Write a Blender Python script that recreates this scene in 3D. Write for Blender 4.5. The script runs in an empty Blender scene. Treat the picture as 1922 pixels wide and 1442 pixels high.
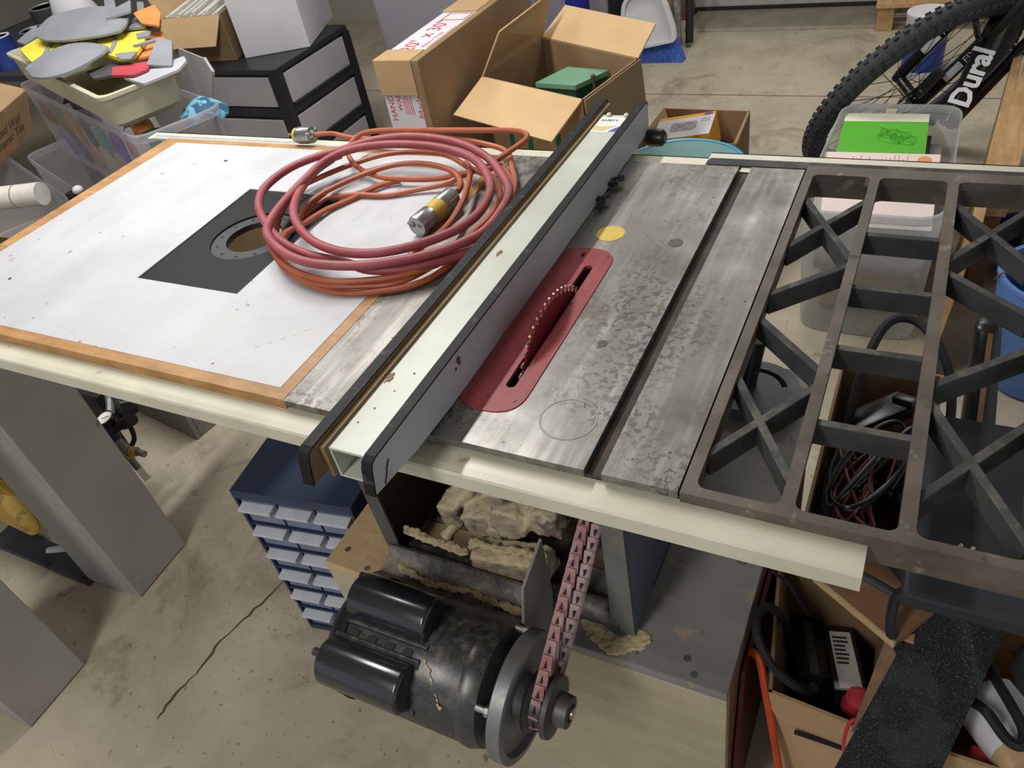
import bpy, bmesh, math, random
from mathutils import Matrix, Vector
random.seed(7)
PI = math.pi
T = 0.87                      # height of the saw table above the floor; coordinates below are measured from the table top
COL = bpy.context.scene.collection
FR = {}

# ------------------------------------------------------------------ materials
def lin(c):
    if isinstance(c, str):
        c = [int(c[i:i+2], 16) / 255 for i in (0, 2, 4)]
    return tuple((x / 12.92 if x <= 0.04045 else ((x + 0.055) / 1.055) ** 2.4) for x in c[:3]) + (1.0,)

class NT:
    def __init__(s, name):
        s.m = bpy.data.materials.new(name); s.m.use_nodes = True
        s.t = s.m.node_tree; s.n = s.t.nodes; s.b = s.n['Principled BSDF']; s.out = s.n['Material Output']
        s.tc = s.n.new('ShaderNodeTexCoord').outputs['Object']
    def link(s, a, b): s.t.links.new(a, b)
    def mapped(s, scale, rot=(0, 0, 0)):
        k = s.n.new('ShaderNodeMapping'); k.inputs['Scale'].default_value = scale; k.inputs['Rotation'].default_value = rot
        s.link(s.tc, k.inputs['Vector']); return k.outputs['Vector']
    def noise(s, scale, detail=4, rough=.55, vec=None, dist=0):
        k = s.n.new('ShaderNodeTexNoise'); k.inputs['Scale'].default_value = scale; k.inputs['Detail'].default_value = detail
        k.inputs['Roughness'].default_value = rough; k.inputs['Distortion'].default_value = dist
        s.link(vec or s.tc, k.inputs['Vector']); return k.outputs['Fac']
    def ramp(s, fac, lo, hi):
        k = s.n.new('ShaderNodeMapRange'); k.inputs['From Min'].default_value = lo; k.inputs['From Max'].default_value = hi
        s.link(fac, k.inputs['Value']); return k.outputs['Result']
    def mix(s, fac, a, b):
        k = s.n.new('ShaderNodeMix'); k.data_type = 'RGBA'
        if isinstance(fac, float): k.inputs['Factor'].default_value = fac
        else: s.link(fac, k.inputs['Factor'])
        for i, v in ((6, a), (7, b)):
            if isinstance(v, (tuple, list)): k.inputs[i].default_value = v
            else: s.link(v, k.inputs[i])
        return k.outputs[2]
    def mul(s, a, b):
        k = s.n.new('ShaderNodeMath'); k.operation = 'MULTIPLY'
        for i, v in ((0, a), (1, b)):
            if isinstance(v, float): k.inputs[i].default_value = v
            else: s.link(v, k.inputs[i])
        return k.outputs[0]
    def bump(s, h, strength, dist=.002):
        k = s.n.new('ShaderNodeBump'); k.inputs['Strength'].default_value = strength; k.inputs['Distance'].default_value = dist
        s.link(h, k.inputs['Height']); s.link(k.outputs['Normal'], s.b.inputs['Normal'])
    def up(s):
        g = s.n.new('ShaderNodeNewGeometry'); x = s.n.new('ShaderNodeSeparateXYZ'); s.link(g.outputs['Normal'], x.inputs[0]); return x.outputs['Z']

def mat(name, c, c2=None, scale=12, rough=.6, metal=0, bump=0, spots=None, grain=None, dust=None, spec=None, detail=5, lo=.35, hi=.65, coat=0):
    """c base, c2 second tone by noise, spots=(colour,scale,threshold), grain=(colour,axis scale,amount), dust=(colour,amount)"""
    t = NT(name); col = lin(c)
    base = None
    if c2 is not None:
        base = t.mix(t.ramp(t.noise(scale, detail), lo, hi), col, lin(c2))
    else:
        base = t.mix(t.ramp(t.noise(scale, 3), .3, .7), col, tuple(x * .9 for x in col[:3]) + (1,))
    if grain:
        g = t.noise(1.0, 6, .65, t.mapped(grain[1]), .6)
        base = t.mix(t.mul(t.ramp(g, .38, .68), float(grain[2])), base, lin(grain[0]))
    if spots:
        for sp in (spots if isinstance(spots, list) else [spots]):
            s = t.noise(sp[1], 3, .6)
            k = t.ramp(s, sp[2], sp[2] + .05)
            base = t.mix(t.mul(k, float(sp[3]) if len(sp) > 3 else 1.0), base, lin(sp[0]))
    if dust:
        u = t.ramp(t.up(), .15, .75)
        k = t.mul(t.mul(u, t.ramp(t.noise(dust[2] if len(dust) > 2 else 30, 7, .75), .62 - dust[1] * .5, .98 - dust[1] * .5)), min(1.0, .55 + dust[1]*.8))
        base = t.mix(k, base, lin(dust[0]))
    t.link(base, t.b.inputs['Base Color'])
    t.b.inputs['Roughness'].default_value = rough; t.b.inputs['Metallic'].default_value = metal
    if spec is not None: t.b.inputs['Specular IOR Level'].default_value = spec
    if coat: t.b.inputs['Coat Weight'].default_value = coat; t.b.inputs['Coat Roughness'].default_value = .2
    if bump: t.bump(t.noise(scale * 6, 4), bump)
    return t.m

def clearmat(name, c, alpha=.4, rough=.35, milk=True):
    t = NT(name)
    tr = t.n.new('ShaderNodeBsdfTransparent'); tr.inputs['Color'].default_value = (.93, .94, .95, 1)
    mx = t.n.new('ShaderNodeMixShader')
    k = t.ramp(t.noise(6, 2), .2, .8)
    t.link(t.mix(k, lin(c), tuple(x * .93 for x in lin(c)[:3]) + (1,)), t.b.inputs['Base Color'])
    t.b.inputs['Roughness'].default_value = rough
    t.b.inputs['Subsurface Weight'].default_value = 0
    mx.inputs[0].default_value = 1 - alpha
    tl = t.n.new('ShaderNodeBsdfTranslucent'); tl.inputs['Color'].default_value = lin(c)
    m2 = t.n.new('ShaderNodeMixShader'); m2.inputs[0].default_value = .45; t.link(t.b.outputs[0], m2.inputs[1]); t.link(tl.outputs[0], m2.inputs[2])
    t.link(tr.outputs[0], mx.inputs[1]); t.link(m2.outputs[0], mx.inputs[2]); t.link(mx.outputs[0], t.out.inputs['Surface'])
    return t.m

def iron_mat():
    t = NT('worn_cast_iron')
    a = t.mix(t.ramp(t.noise(7, 5), .35, .65), lin('85837e'), lin('6b6965'))
    st = t.noise(1, 5, .6, t.mapped((60, 5, 60), (0, 0, .12)))
    a = t.mix(t.mul(t.ramp(st, .45, .75), .5), a, lin('b3afa6'))
    # greasy stain patches made of many small flecks
    big = t.ramp(t.noise(5.5, 3, .5), .46, .60)
    fl = t.ramp(t.noise(115, 4, .6, None, .5), .51, .56)
    a = t.mix(t.mul(t.mul(big, fl), .75), a, lin('545049'))
    a = t.mix(t.mul(t.ramp(t.noise(14, 4, .65), .60, .70), .6), a, lin('665b50'))
    a = t.mix(t.mul(t.ramp(t.noise(90, 2, .5), .70, .74), .8), a, lin('3d352e'))
    t.link(a, t.b.inputs['Base Color'])
    r = t.ramp(t.noise(20, 4), .2, .9)
    k = t.n.new('ShaderNodeMapRange'); k.inputs['To Min'].default_value = .34; k.inputs['To Max'].default_value = .62
    t.link(r, k.inputs['Value']); t.link(k.outputs[0], t.b.inputs['Roughness'])
    t.b.inputs['Metallic'].default_value = .75
    t.bump(t.noise(220, 3), .05, .0005)
    return t.m

def concrete_mat():
    t = NT('garage_concrete')
    a = t.mix(t.ramp(t.noise(1.7, 6, .6), .35, .65), lin('b2a893'), lin('958b79'))
    a = t.mix(t.mul(t.ramp(t.noise(5, 6, .7, None, .5), .45, .7), .55), a, lin('c0b6a2'))
    a = t.mix(t.mul(t.ramp(t.noise(3.1, 5, .7, None, .8), .56, .68), .6), a, lin('6c604f'))
    a = t.mix(t.mul(t.ramp(t.noise(11, 4, .6), .66, .72), .7), a, lin('5b4f40'))
    a = t.mix(t.mul(t.ramp(t.noise(70, 3, .5), .66, .71), .6), a, lin('50473a'))
    t.link(a, t.b.inputs['Base Color']); t.b.inputs['Roughness'].default_value = .72
    t.bump(t.noise(120, 5), .12, .002)
    return t.m

def laminate_mat():
    t = NT('white_laminate')
    a = t.mix(t.ramp(t.noise(5, 4), .35, .65), lin('bcbdc0'), lin('b0b1b4'))
    sm = t.noise(1, 5, .65, t.mapped((14, 5, 10), (0, 0, .6)))
    a = t.mix(t.mul(t.ramp(sm, .56, .74), .45), a, lin('b9b6b2'))
    a = t.mix(t.mul(t.ramp(t.noise(16, 3, .55), .70, .74), .55), a, lin('9c8f80'))
    a = t.mix(t.mul(t.ramp(t.noise(55, 2), .735, .76), .8), a, lin('6b5a4c'))
    t.link(a, t.b.inputs['Base Color']); t.b.inputs['Roughness'].default_value = .34
    k = t.n.new('ShaderNodeMapRange'); k.inputs['To Min'].default_value = .28; k.inputs['To Max'].default_value = .55
    t.link(t.ramp(sm, .3, .7), k.inputs['Value']); t.link(k.outputs[0], t.b.inputs['Roughness'])
    t.bump(t.noise(160, 3), .06, .0006)
    return t.m

IRON = iron_mat(); CONC = concrete_mat(); LAM = laminate_mat()
WING = mat('grey_cast_wing', '6a6258', '544d45', 18, .55, .35, .2, spots=[('8d857a', 26, .64, .6), ('3a352f', 40, .66, .7)])
WEB = mat('dark_cast_web', '3d3f40', '2b2d2f', 14, .75, .1, .5, dust=('8b8272', .30, 18))
SLOT = mat('dark_slot_floor', '4a4036', '2d261f', 25, .7, .2)  # two dark brown tones for the miter slot floor
CREAM = mat('cream_rail_paint', 'c9c6b3', 'bbb7a3', 9, .38, 0, .05, spots=[('8f8064', 26, .70, .7), ('5d4f3d', 60, .73, .8)])
CREAM2 = mat('pale_fence_paint', 'bfc2b7', 'b2b5a9', 9, .35, 0, .04, spots=[('8f7d60', 18, .735, .7), ('5d4a36', 55, .735, .8)])
WOOD = mat('oak_edging', 'b48a55', '9b7140', 20, .5, 0, .1, grain=('7d5830', (12, 70, 70), .6), spots=('5d4026', 24, .68, .5))
PLY = mat('plywood_face', 'c2aa84', 'b2996f', 10, .65, 0, .1, grain=('a08258', (6, 60, 60), .5), dust=('d8c8a6', .25, 20))
PALE = mat('pale_painted_wood', 'b4aa91', 'a69c84', 6, .6, 0, .1, grain=('94896f', (3, 25, 40), .5), spots=('5f513c', 12, .72, .6))
GREYW = mat('grey_painted_wood', '868380', '72706d', 5, .7, 0, .25, grain=('8b8780', (5, 40, 30), .5), spots=[('a08c6f', 22, .62, .7), ('3d3a37', 30, .68, .7)])
LEG = mat('primer_grey_legs', 'a09c97', '908c88', 4, .7, 0, .1, grain=('9d9691', (30, 30, 3), .35), spots=[('5a5049', 16, .70, .6), ('3e352e', 60, .73, .7)])
LUM = mat('pine_lumber', 'bf9f72', 'a98657', 9, .7, 0, .15, grain=('8d6a40', (50, 4, 50), .6))
LUMD = mat('weathered_lumber', '8a6a48', '735538', 9, .7, 0, .15, grain=('553b24', (50, 4, 50), .6))
BLACKP = mat('black_edge_paint', '121214', '0c0c0e', 20, .6, 0, .2, spots=('47474a', 38, .62, .5), spec=.25)
GREYL = mat('grey_fence_laminate', 'b0b3b8', 'a5a8ae', 4, .45, 0, 0, spots=('4a352f', 20, .755, .8))
MDF = mat('brown_hardboard', '7c6242', '69512f', 20, .7, 0, .1)
BLADE = mat('red_blade_coating', '7d2026', '6b191f', 14, .40, .2)
CARB = mat('carbide_teeth', 'b9a8a0', '8b6f68', 60, .4, .6)
REDP = mat('red_insert_paint', '8a383d', '7a2f34', 20, .5, 0, .08, spots=('b87a76', 70, .68, .4), grain=('a85a5a', (40, 3, 40), .3), spec=.35)
YEL = mat('yellow_sticker', 'cdb455', 'bfa445', 25, .6)
BLACK = mat('black_plastic', '1b1c1e', '141517', 14, .33)
BLACKM = mat('matte_black', '16171a', '0f1012', 14, .75)
PLATE = mat('black_router_plate', '090909', '100f0e', 16, .5, 0, .1, spots=('3d3a36', 90, .64, .5), spec=.25)
MOTOR = mat('black_motor_enamel', '2a2c2f', '333538', 10, .32, .1, .1, dust=('8e8474', .30, 42))
MOTORC = mat('glossy_black_cover', '1b1d21', '22242a', 10, .2, 0, 0, dust=('6b6150', .04, 22), coat=.3)
DSTEEL = mat('dusty_dark_steel', '46474a', '555557', 14, .55, .25, .2, dust=('b5a88f', .40, 30))
SHEET = mat('smeared_sheet_metal', '74767a', '66665f', 8, .5, .2, .1, spots=('7d7560', 12, .60, .5))
SHEETB = mat('blue_grey_sheet_side', '515966', '444c58', 8, .55, .1, .1, spots=('6d6f74', 14, .64, .5))
RUSTIN = mat('rusty_dusty_inside', '5c4636', '443226', 7, .9, 0, .2, dust=('b8a583', .40, 16))
DUST = mat('sawdust_caked_casting', 'a39579', '85796a', 40, .95, 0, .6, spots=('57524d', 20, .58, .8), dust=('c9b998', .8, 30))
SAWD = mat('pale_sawdust', 'c8b894', 'b6a580', 60, .98, 0, 1.0)
ALU = mat('cast_aluminium', '8b8d8e', '747678', 16, .45, .6, .15, dust=('a89b85', .25, 24))
STEEL = mat('bright_steel', 'b4b5b4', '8f908f', 40, .28, .85)
BELT = mat('red_link_belt', '95575a', 'ab908b', 26, .75, 0, .2, spots=('6a3337', 45, .6, .5))
BELTP = mat('pink_link_belt', 'b9a09e', '9c7f80', 30, .7, 0, .2)
REDC = mat('dusty_red_rubber', '9b4a50', '84393f', 9, .55, 0, .1, dust=('8d6f5c', .22, 14), spots=('8a7a6a', 50, .66, .6))
ORC = mat('orange_cord_jacket', 'a95a36', '98492c', 12, .5, 0, .1, spots=('7b4530', 30, .66, .5))
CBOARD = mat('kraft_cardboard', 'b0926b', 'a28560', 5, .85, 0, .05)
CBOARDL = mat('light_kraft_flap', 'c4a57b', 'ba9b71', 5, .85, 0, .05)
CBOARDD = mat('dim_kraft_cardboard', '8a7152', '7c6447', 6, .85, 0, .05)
WHITE = mat('white_card', 'cfcdd0', 'c2c0c4', 4, .6)
PAPER = mat('white_paper', 'e0ddd6', 'd3d0c8', 30, .8)
REDINK = mat('red_ink', 'b83a48', 'b03040', 10, .7)
DINK = mat('dark_ink', '3b3a3c', '2e2d30', 10, .7)
WINK = mat('white_ink', 'e4e4e6', 'd8d8da', 10, .5)
GREEN = mat('bright_green_cover', '57b52e', '4fab28', 4, .35)
CANARY = mat('cream_cover', 'e3e2cd', 'dad9c2', 4, .45)
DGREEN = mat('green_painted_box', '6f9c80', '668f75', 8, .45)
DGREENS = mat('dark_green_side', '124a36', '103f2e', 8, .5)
BLUET = mat('blue_tarp_cloth', '2a31b0', '20268c', 6, .6, 0, .3)
TEAL = mat('teal_tub_plastic', 'a5c4ba', '8dbabb', 5, .4)
TEALR = mat('turquoise_rim', '3f9fc0', '3893b6', 5, .35)
BUCK = mat('blue_bucket_plastic', '5a86cc', '4f79bd', 4, .4)
SPONGE = mat('yellow_foam_sponge', 'd8bd6a', 'c9ac58', 30, .9, 0, .5)
TRAY = mat('beige_tray_plastic', 'c2bda2', 'b6b196', 4, .45)
FYEL = mat('yellow_foam', 'e3d33c', 'd8c733', 6, .8)
FGREY = mat('grey_foam', '85888d', '787b80', 8, .7, 0, .1)
FORANGE = mat('orange_foam', 'd08a45', 'c87a38', 8, .8)
FRED = mat('red_foam', 'b13c44', '9d2f38', 8, .8)
FDARK = mat('dark_foam', '4b4749', '3a3638', 8, .8)
MASKB = mat('blue_patterned_foam', '1d4a6a', '6aa0b0', 34, .7, lo=.47, hi=.53)
MASKR = mat('red_patterned_foam', 'b9413c', '8f2a2c', 14, .7, spots=('3c6c92', 12, .6))
MASKG = mat('green_foam', '1f5d4c', '174a3c', 14, .7)
PURP = mat('purple_fabric', '5d3f9a', '4e3485', 10, .7)
TOTE = clearmat('frosted_tote', 'dedbe2', .60)
TOTEB = clearmat('milky_bin_plastic', 'd0d5d6', .42)
TOTEH = clearmat('hazy_tote', 'c3c0cb', .30)
CLEARC = clearmat('clear_plastic_tube', 'b9b7a8', .6, .15)
DRAWG = mat('grey_white_drawer', 'a7a2a6', '9a959a', 4, .5)
FRAMEB = mat('black_cart_frame', '222326', '1b1c1f', 9, .4)
BLUEM = mat('navy_steel_cabinet', '34425c', '2c3950', 8, .42, .2, .1, spots=[('53565c', 24, .66, .6), ('3a2c28', 13, .68, .6)])
BLUEM2 = mat('navy_drawer_recess', '1d2940', '182236', 8, .5, .2)
DRWF = mat('smoky_drawer_plastic', '70788c', '656d82', 12, .35)
HAND = mat('clear_white_handles', 'c9ccd2', 'bcc0c8', 30, .35)
DGREY = mat('dark_grey_board', '3a3b3f', '303135', 9, .7, 0, .2)
CASE = mat('charcoal_case_lid', '25292f', '1f2329', 9, .6, 0, .1, spots=('8b7d62', 30, .745, .8))
GRIT = mat('black_grit_tape', '25282a', '131515', 330, .85, 0, 1.0, spots=[('8a8e90', 560, .60, .7), ('565b5c', 7, .55, .3)], lo=.42, hi=.58)
ORTAPE = mat('orange_plastic_strap', 'c0461f', 'a63a18', 12, .5)
REDCAP = mat('red_plastic_cap', 'b23340', '9c2733', 30, .5, 0, .3)
TIRE = mat('black_tyre_rubber', '34363a', '282a2d', 20, .75, 0, .4)
SPOKE = mat('dark_spoke_steel', '2d2c2b', '232222', 10, .4, .6)
BIKEB = mat('gloss_black_frame', '111215', '15161a', 9, .2, .1)
BIKEW = mat('silver_decal', 'c0c2c6', 'b4b6bb', 9, .35)
WALL = mat('off_white_wall', 'a7a49c', '9b988f', 2, .8)
CEIL = mat('ceiling_paint', 'c9c6bf', 'bfbcb5', 2, .9)
DOORM = mat('grey_painted_door', 'a3a5a2', '979995', 3, .5)
SILL = mat('worn_aluminium_sill', '8c8576', '7a7364', 8, .5, .3, .2)
BRUSH = mat('blue_bristles', '2b4fb0', '223f94', 40, .7, grain=('5a86d8', (90, 90, 6), .6))
DPAN = mat('white_dustpan_plastic', 'd6d7da', 'cacbce', 4, .4)
YELP = mat('yellow_plastic', 'b8983a', '9c7f2c', 8, .5, spots=('5d4f2a', 18, .62, .6))
BRASS = mat('worn_brass', 'a08a58', '8b7648', 14, .4, .6)
YBAND = mat('yellow_connector_band', 'c7a548', 'b9963c', 14, .5)
PURPLEB = mat('blue_purple_body', '2e2a5e', '262350', 10, .4)
CANB = mat('blue_can_label', '26408f', '1f3680', 6, .4)
VIO = mat('iridescent_tube', 'a8b878', '8d5fb0', 3, .35)

# ------------------------------------------------------------------ geometry helpers
def V(*a): return Vector(a)
def rot(rx=0, ry=0, rz=0):
    return Matrix.Rotation(rz, 4, 'Z') @ Matrix.Rotation(ry, 4, 'Y') @ Matrix.Rotation(rx, 4, 'X')
def TR(x, y, z): return Matrix.Translation((x, y, z))
def frame(o, x, y):
    """matrix whose x,y axes run along x,y and whose origin is o"""
    x = Vector(x).normalized(); z = x.cross(Vector(y)).normalized(); y = z.cross(x)
    m = Matrix((x, y, z)).transposed().to_4x4(); m.translation = Vector(o); return m
def cr(pts, n=6, closed=False):
    pts = [Vector(p) for p in pts]; out = []; N = len(pts)
    rng = N if closed else N - 1
    for i in range(rng):
        if closed: p0, p1, p2, p3 = pts[(i-1) % N], pts[i], pts[(i+1) % N], pts[(i+2) % N]
        else: p0, p1, p2, p3 = pts[max(i-1, 0)], pts[i], pts[i+1], pts[min(i+2, N-1)]
        for k in range(n):
            t = k / n
            out.append(.5 * ((2*p1) + (-p0+p2)*t + (2*p0-5*p1+4*p2-p3)*t*t + (-p0+3*p1-3*p2+p3)*t*t*t))
    if not closed: out.append(pts[-1])
    return out
def ngon(r, n, cx=0, cy=0, a0=0): return [(cx + r*math.cos(a0+2*PI*i/n), cy + r*math.sin(a0+2*PI*i/n)) for i in range(n)]
def rrect(x0, x1, y0, y1, r, n=4):
    o = []
    for cx, cy, a in ((x1-r, y1-r, 0), (x0+r, y1-r, PI/2), (x0+r, y0+r, PI), (x1-r, y0+r, 1.5*PI)):
        for i in range(n+1): o.append((cx + r*math.cos(a + PI/2*i/n), cy + r*math.sin(a + PI/2*i/n)))
    return o
def rpoly(pts, r, n=3):
    """round the corners of a polygon"""
    o = []; N = len(pts)
    for i in range(N):
        a, b, c = Vector(pts[i-1]), Vector(pts[i]), Vector(pts[(i+1) % N])
        ra = min(r, (a-b).length*.45, (c-b).length*.45)
        p, q = b + (a-b).normalized()*ra, b + (c-b).normalized()*ra
        for k in range(n+1):
            t = k/n; o.append(tuple((1-t)**2*p + 2*t*(1-t)*b + t*t*q))
    return o

class MB:
    def __init__(s): s.bm = bmesh.new(); s.mi = 0
    def _f(s, vs):
        try: f = s.bm.faces.new(vs); f.material_index = s.mi; return f
        except ValueError: return None
    def hexa(s, b, t):
        vb = [s.bm.verts.new(p) for p in b]; vt = [s.bm.verts.new(p) for p in t]; n = len(vb)
        s._f(vb[::-1]); s._f(vt)
        for i in range(n): s._f([vb[i], vb[(i+1) % n], vt[(i+1) % n], vt[i]])
        return s
    def box(s, x0, x1, y0, y1, z0, z1, M=None):
        c = [(x0,y0),(x1,y0),(x1,y1),(x0,y1)]; b = [V(x,y,z0) for x,y in c]; t = [V(x,y,z1) for x,y in c]
        if M: b = [M @ p for p in b]; t = [M @ p for p in t]
        return s.hexa(b, t)
    def prism(s, pts, z0, z1, M=None):
        b = [V(p[0], p[1], z0) for p in pts]; t = [V(p[0], p[1], z1) for p in pts]
        if M: b = [M @ p for p in b]; t = [M @ p for p in t]
        return s.hexa(b, t)
    def sheet(s, pts, th=.003):
        pts = [Vector(p) for p in pts]; nrm = (pts[1]-pts[0]).cross(pts[-1]-pts[0]).normalized()*th
        return s.hexa([p - nrm*.5 for p in pts], [p + nrm*.5 for p in pts])
    def bar(s, a, b, w, h, up=(0,0,1)):
        a, b = Vector(a), Vector(b); d = (b-a).normalized(); sd = d.cross(Vector(up)).normalized(); u = sd.cross(d)
        c = [(-w/2,-h/2),(w/2,-h/2),(w/2,h/2),(-w/2,h/2)]
        return s.hexa([a + sd*x + u*y for x,y in c], [b + sd*x + u*y for x,y in c])
    def tube(s, pts, r, seg=8, closed=False):
        pts = [Vector(p) for p in pts]; N = len(pts); rings = []
        d0 = (pts[1]-pts[0]).normalized(); u = d0.orthogonal().normalized()
        for i in range(N):
            if closed: d = (pts[(i+1) % N]-pts[i-1]).normalized()
            else: d = (pts[min(i+1,N-1)]-pts[max(i-1,0)]).normalized()
            u = (u - d*u.dot(d)); u = u.normalized() if u.length > 1e-6 else d.orthogonal().normalized()
            w = d.cross(u); rr = r[i] if isinstance(r, (list, tuple)) else r
            rings.append([s.bm.verts.new(pts[i] + (u*math.cos(2*PI*k/seg) + w*math.sin(2*PI*k/seg))*rr) for k in range(seg)])
        for i in range(N if closed else N-1):
            A, B = rings[i], rings[(i+1) % N]
            off = 0
            if closed and i == N-1:
                off = min(range(seg), key=lambda o: (A[0].co-B[o].co).length)
            for k in range(seg): s._f([A[k], A[(k+1) % seg], B[(k+1+off) % seg], B[(k+off) % seg]])
        if not closed: s._f(rings[0][::-1]); s._f(rings[-1])
        return s
    def lathe(s, prof, seg=24, M=None, cap=True):
        """prof = [(r,z)...] about z"""
        rings = []
        for r, z in prof:
            if r < 1e-6:
                p = V(0,0,z); rings.append([s.bm.verts.new(M @ p if M else p)])
            else:
                q = []
                for k in range(seg):
                    p = V(r*math.cos(2*PI*k/seg), r*math.sin(2*PI*k/seg), z); q.append(s.bm.verts.new(M @ p if M else p))
                rings.append(q)
        for A, B in zip(rings, rings[1:]):
            for k in range(seg):
                a = A if len(A) == 1 else None; b = B if len(B) == 1 else None
                if a and b: continue
                if a: s._f([A[0], B[(k+1) % seg], B[k]][::-1])
                elif b: s._f([A[k], A[(k+1) % seg], B[0]])
                else: s._f([A[k], A[(k+1) % seg], B[(k+1) % seg], B[k]])
        if cap and len(rings[0]) > 1: s._f(rings[0][::-1])
        if cap and len(rings[-1]) > 1: s._f(rings[-1])
        return s
    def ball(s, c, r, sc=(1,1,1), sub=2, jit=0):
        b = bmesh.ops.create_icosphere(s.bm, subdivisions=sub, radius=1)
        for v in b['verts']:
            k = 1 + (random.random()-.5)*jit
            v.co = Vector(c) + Vector((v.co.x*r*sc[0]*k, v.co.y*r*sc[1]*k, v.co.z*r*sc[2]*k))
        for v in b['verts']:
            for f in v.link_faces: f.material_index = s.mi
        return s
    def plate(s, outer, holes, z0, z1, M=None):
        bm = s.bm; edges = []; 
        for loop in [outer] + list(holes):
            vs = [bm.verts.new((p[0], p[1], z1)) for p in loop]
            for i in range(len(vs)): edges.append(bm.edges.new((vs[i], vs[(i+1) % len(vs)])))
        r = bmesh.ops.triangle_fill(bm, edges=edges, use_beauty=True, use_dissolve=False)
        fs = [g for g in r['geom'] if isinstance(g, bmesh.types.BMFace)]
        for f in fs:
            f.material_index = s.mi
            f.normal_update()
            if f.normal.z < 0: f.normal_flip()
        ret = bmesh.ops.extrude_face_region(bm, geom=fs)
        nv = [g for g in ret['geom'] if isinstance(g, bmesh.types.BMVert)]
        for v in nv: v.co.z = z0
        allv = set(nv) | {v for f in fs if f.is_valid for v in f.verts} | {v for e in edges if e.is_valid for v in e.verts}
        for v in allv:
            for f in v.link_faces: f.material_index = s.mi
        if M:
            for v in allv: v.co = M @ v.co
        return s
    def rough(s, amt, sc=60, cuts=2):
        from mathutils import noise
        bm = s.bm
        bmesh.ops.triangulate(bm, faces=bm.faces)
        for _ in range(cuts):
            es = [e for e in bm.edges if e.calc_length() > .009]
            if es: bmesh.ops.subdivide_edges(bm, edges=es, cuts=1, use_grid_fill=True)
            bmesh.ops.triangulate(bm, faces=[f for f in bm.faces if len(f.verts) > 3])
        bmesh.ops.smooth_vert(bm, verts=bm.verts, factor=.5, use_axis_x=True, use_axis_y=True, use_axis_z=True)
        bm.normal_update()
        for v in bm.verts: v.co += v.normal*amt*(noise.noise(v.co*sc) + .6*noise.noise(v.co*sc*2.7))
        return s
    def build(s, name, m, parent=None, smooth=True, bevel=0, seg=2, loc=None, ang=38, lv=False):
        bm = s.bm
        bmesh.ops.recalc_face_normals(bm, faces=bm.faces)
        if bevel:
            bm.normal_update()
            es = [e for e in bm.edges if len(e.link_faces) == 2 and e.calc_face_angle(0) > math.radians(35)]
            bmesh.ops.bevel(bm, geom=es, offset=bevel, segments=seg, profile=.6, affect='EDGES', clamp_overlap=True)
        if parent is None:
            L = Vector(loc) if loc is not None else None
            if L is None:
                xs = [v.co for v in bm.verts]
                L = Vector(((min(p.x for p in xs)+max(p.x for p in xs))/2, (min(p.y for p in xs)+max(p.y for p in xs))/2, min(p.z for p in xs)))
            F = Matrix.Translation(L)
        else: F = FR[parent.name]
        if not lv: bm.transform(F.inverted())
        me = bpy.data.meshes.new(name); bm.to_mesh(me); bm.free()
        for k in (m if isinstance(m, (list, tuple)) else [m]): me.materials.append(k)
        if smooth:
            me.shade_smooth(); me.set_sharp_from_angle(angle=math.radians(ang))
        o = bpy.data.objects.new(name, me); COL.objects.link(o)
        if parent is None: o.location = F.translation + V(0,0,T)
        else: o.parent = parent
        FR[o.name] = F
        return o

def lumpy(o, vox, noise_scale, amt, smooth=4):
    r = o.modifiers.new('merge', 'REMESH'); r.mode = 'VOXEL'; r.voxel_size = vox; r.use_smooth_shade = True
    s = o.modifiers.new('soften', 'SMOOTH'); s.iterations = smooth; s.factor = .5
    tx = bpy.data.textures.new('lumps', 'CLOUDS'); tx.noise_scale = noise_scale; tx.noise_depth = 3
    d = o.modifiers.new('lumps', 'DISPLACE'); d.texture = tx; d.strength = amt; d.mid_level = .5
    return o
USED = set()
def tag(o, label, cat, group=None, kind=None):
    o['label'] = label; o['category'] = cat
    if group: o['group'] = group
    if kind: o['kind'] = kind
    return o
def thing(name, label, cat, loc=(0,0,0), rz=0, group=None):
    o = bpy.data.objects.new(name, None); COL.objects.link(o); o.empty_display_size = .05
    o.location = Vector(loc) + V(0,0,T); o.rotation_euler = (0,0,rz)
    FR[o.name] = Matrix.Translation(loc) @ Matrix.Rotation(rz, 4, 'Z')
    return tag(o, label, cat, group)
def local(o):
    """matrix that takes coordinates local to the thing o into table coordinates"""
    return FR[o.name]
def struct(o): o['kind'] = 'structure'; return o
def copy_tree(o, parent=None):
    c = o.copy(); COL.objects.link(c)
    if parent: c.parent = parent
    FR[c.name] = FR[o.name]
    for ch in list(o.children): copy_tree(ch, c)
    return c
def text(body, size, M, m, parent, name='printed_lettering', th=.0004, sx=1.0, align='LEFT', bold=0):
    cu = bpy.data.curves.new('tmp', 'FONT'); cu.body = body; cu.size = size; cu.align_x = align; cu.extrude = th; cu.offset = bold; cu.resolution_u = 2
    ob = bpy.data.objects.new('tmp', cu); COL.objects.link(ob)
    me = bpy.data.meshes.new_from_object(ob); COL.objects.unlink(ob); bpy.data.objects.remove(ob); bpy.data.curves.remove(cu)
    me.transform(FR[parent.name].inverted() @ M @ Matrix.Diagonal((sx,1,1,1)))
    me.materials.clear(); me.materials.append(m); me.name = name
    o = bpy.data.objects.new(name, me); COL.objects.link(o); o.parent = parent; FR[o.name] = FR[parent.name]
    return o
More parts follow.
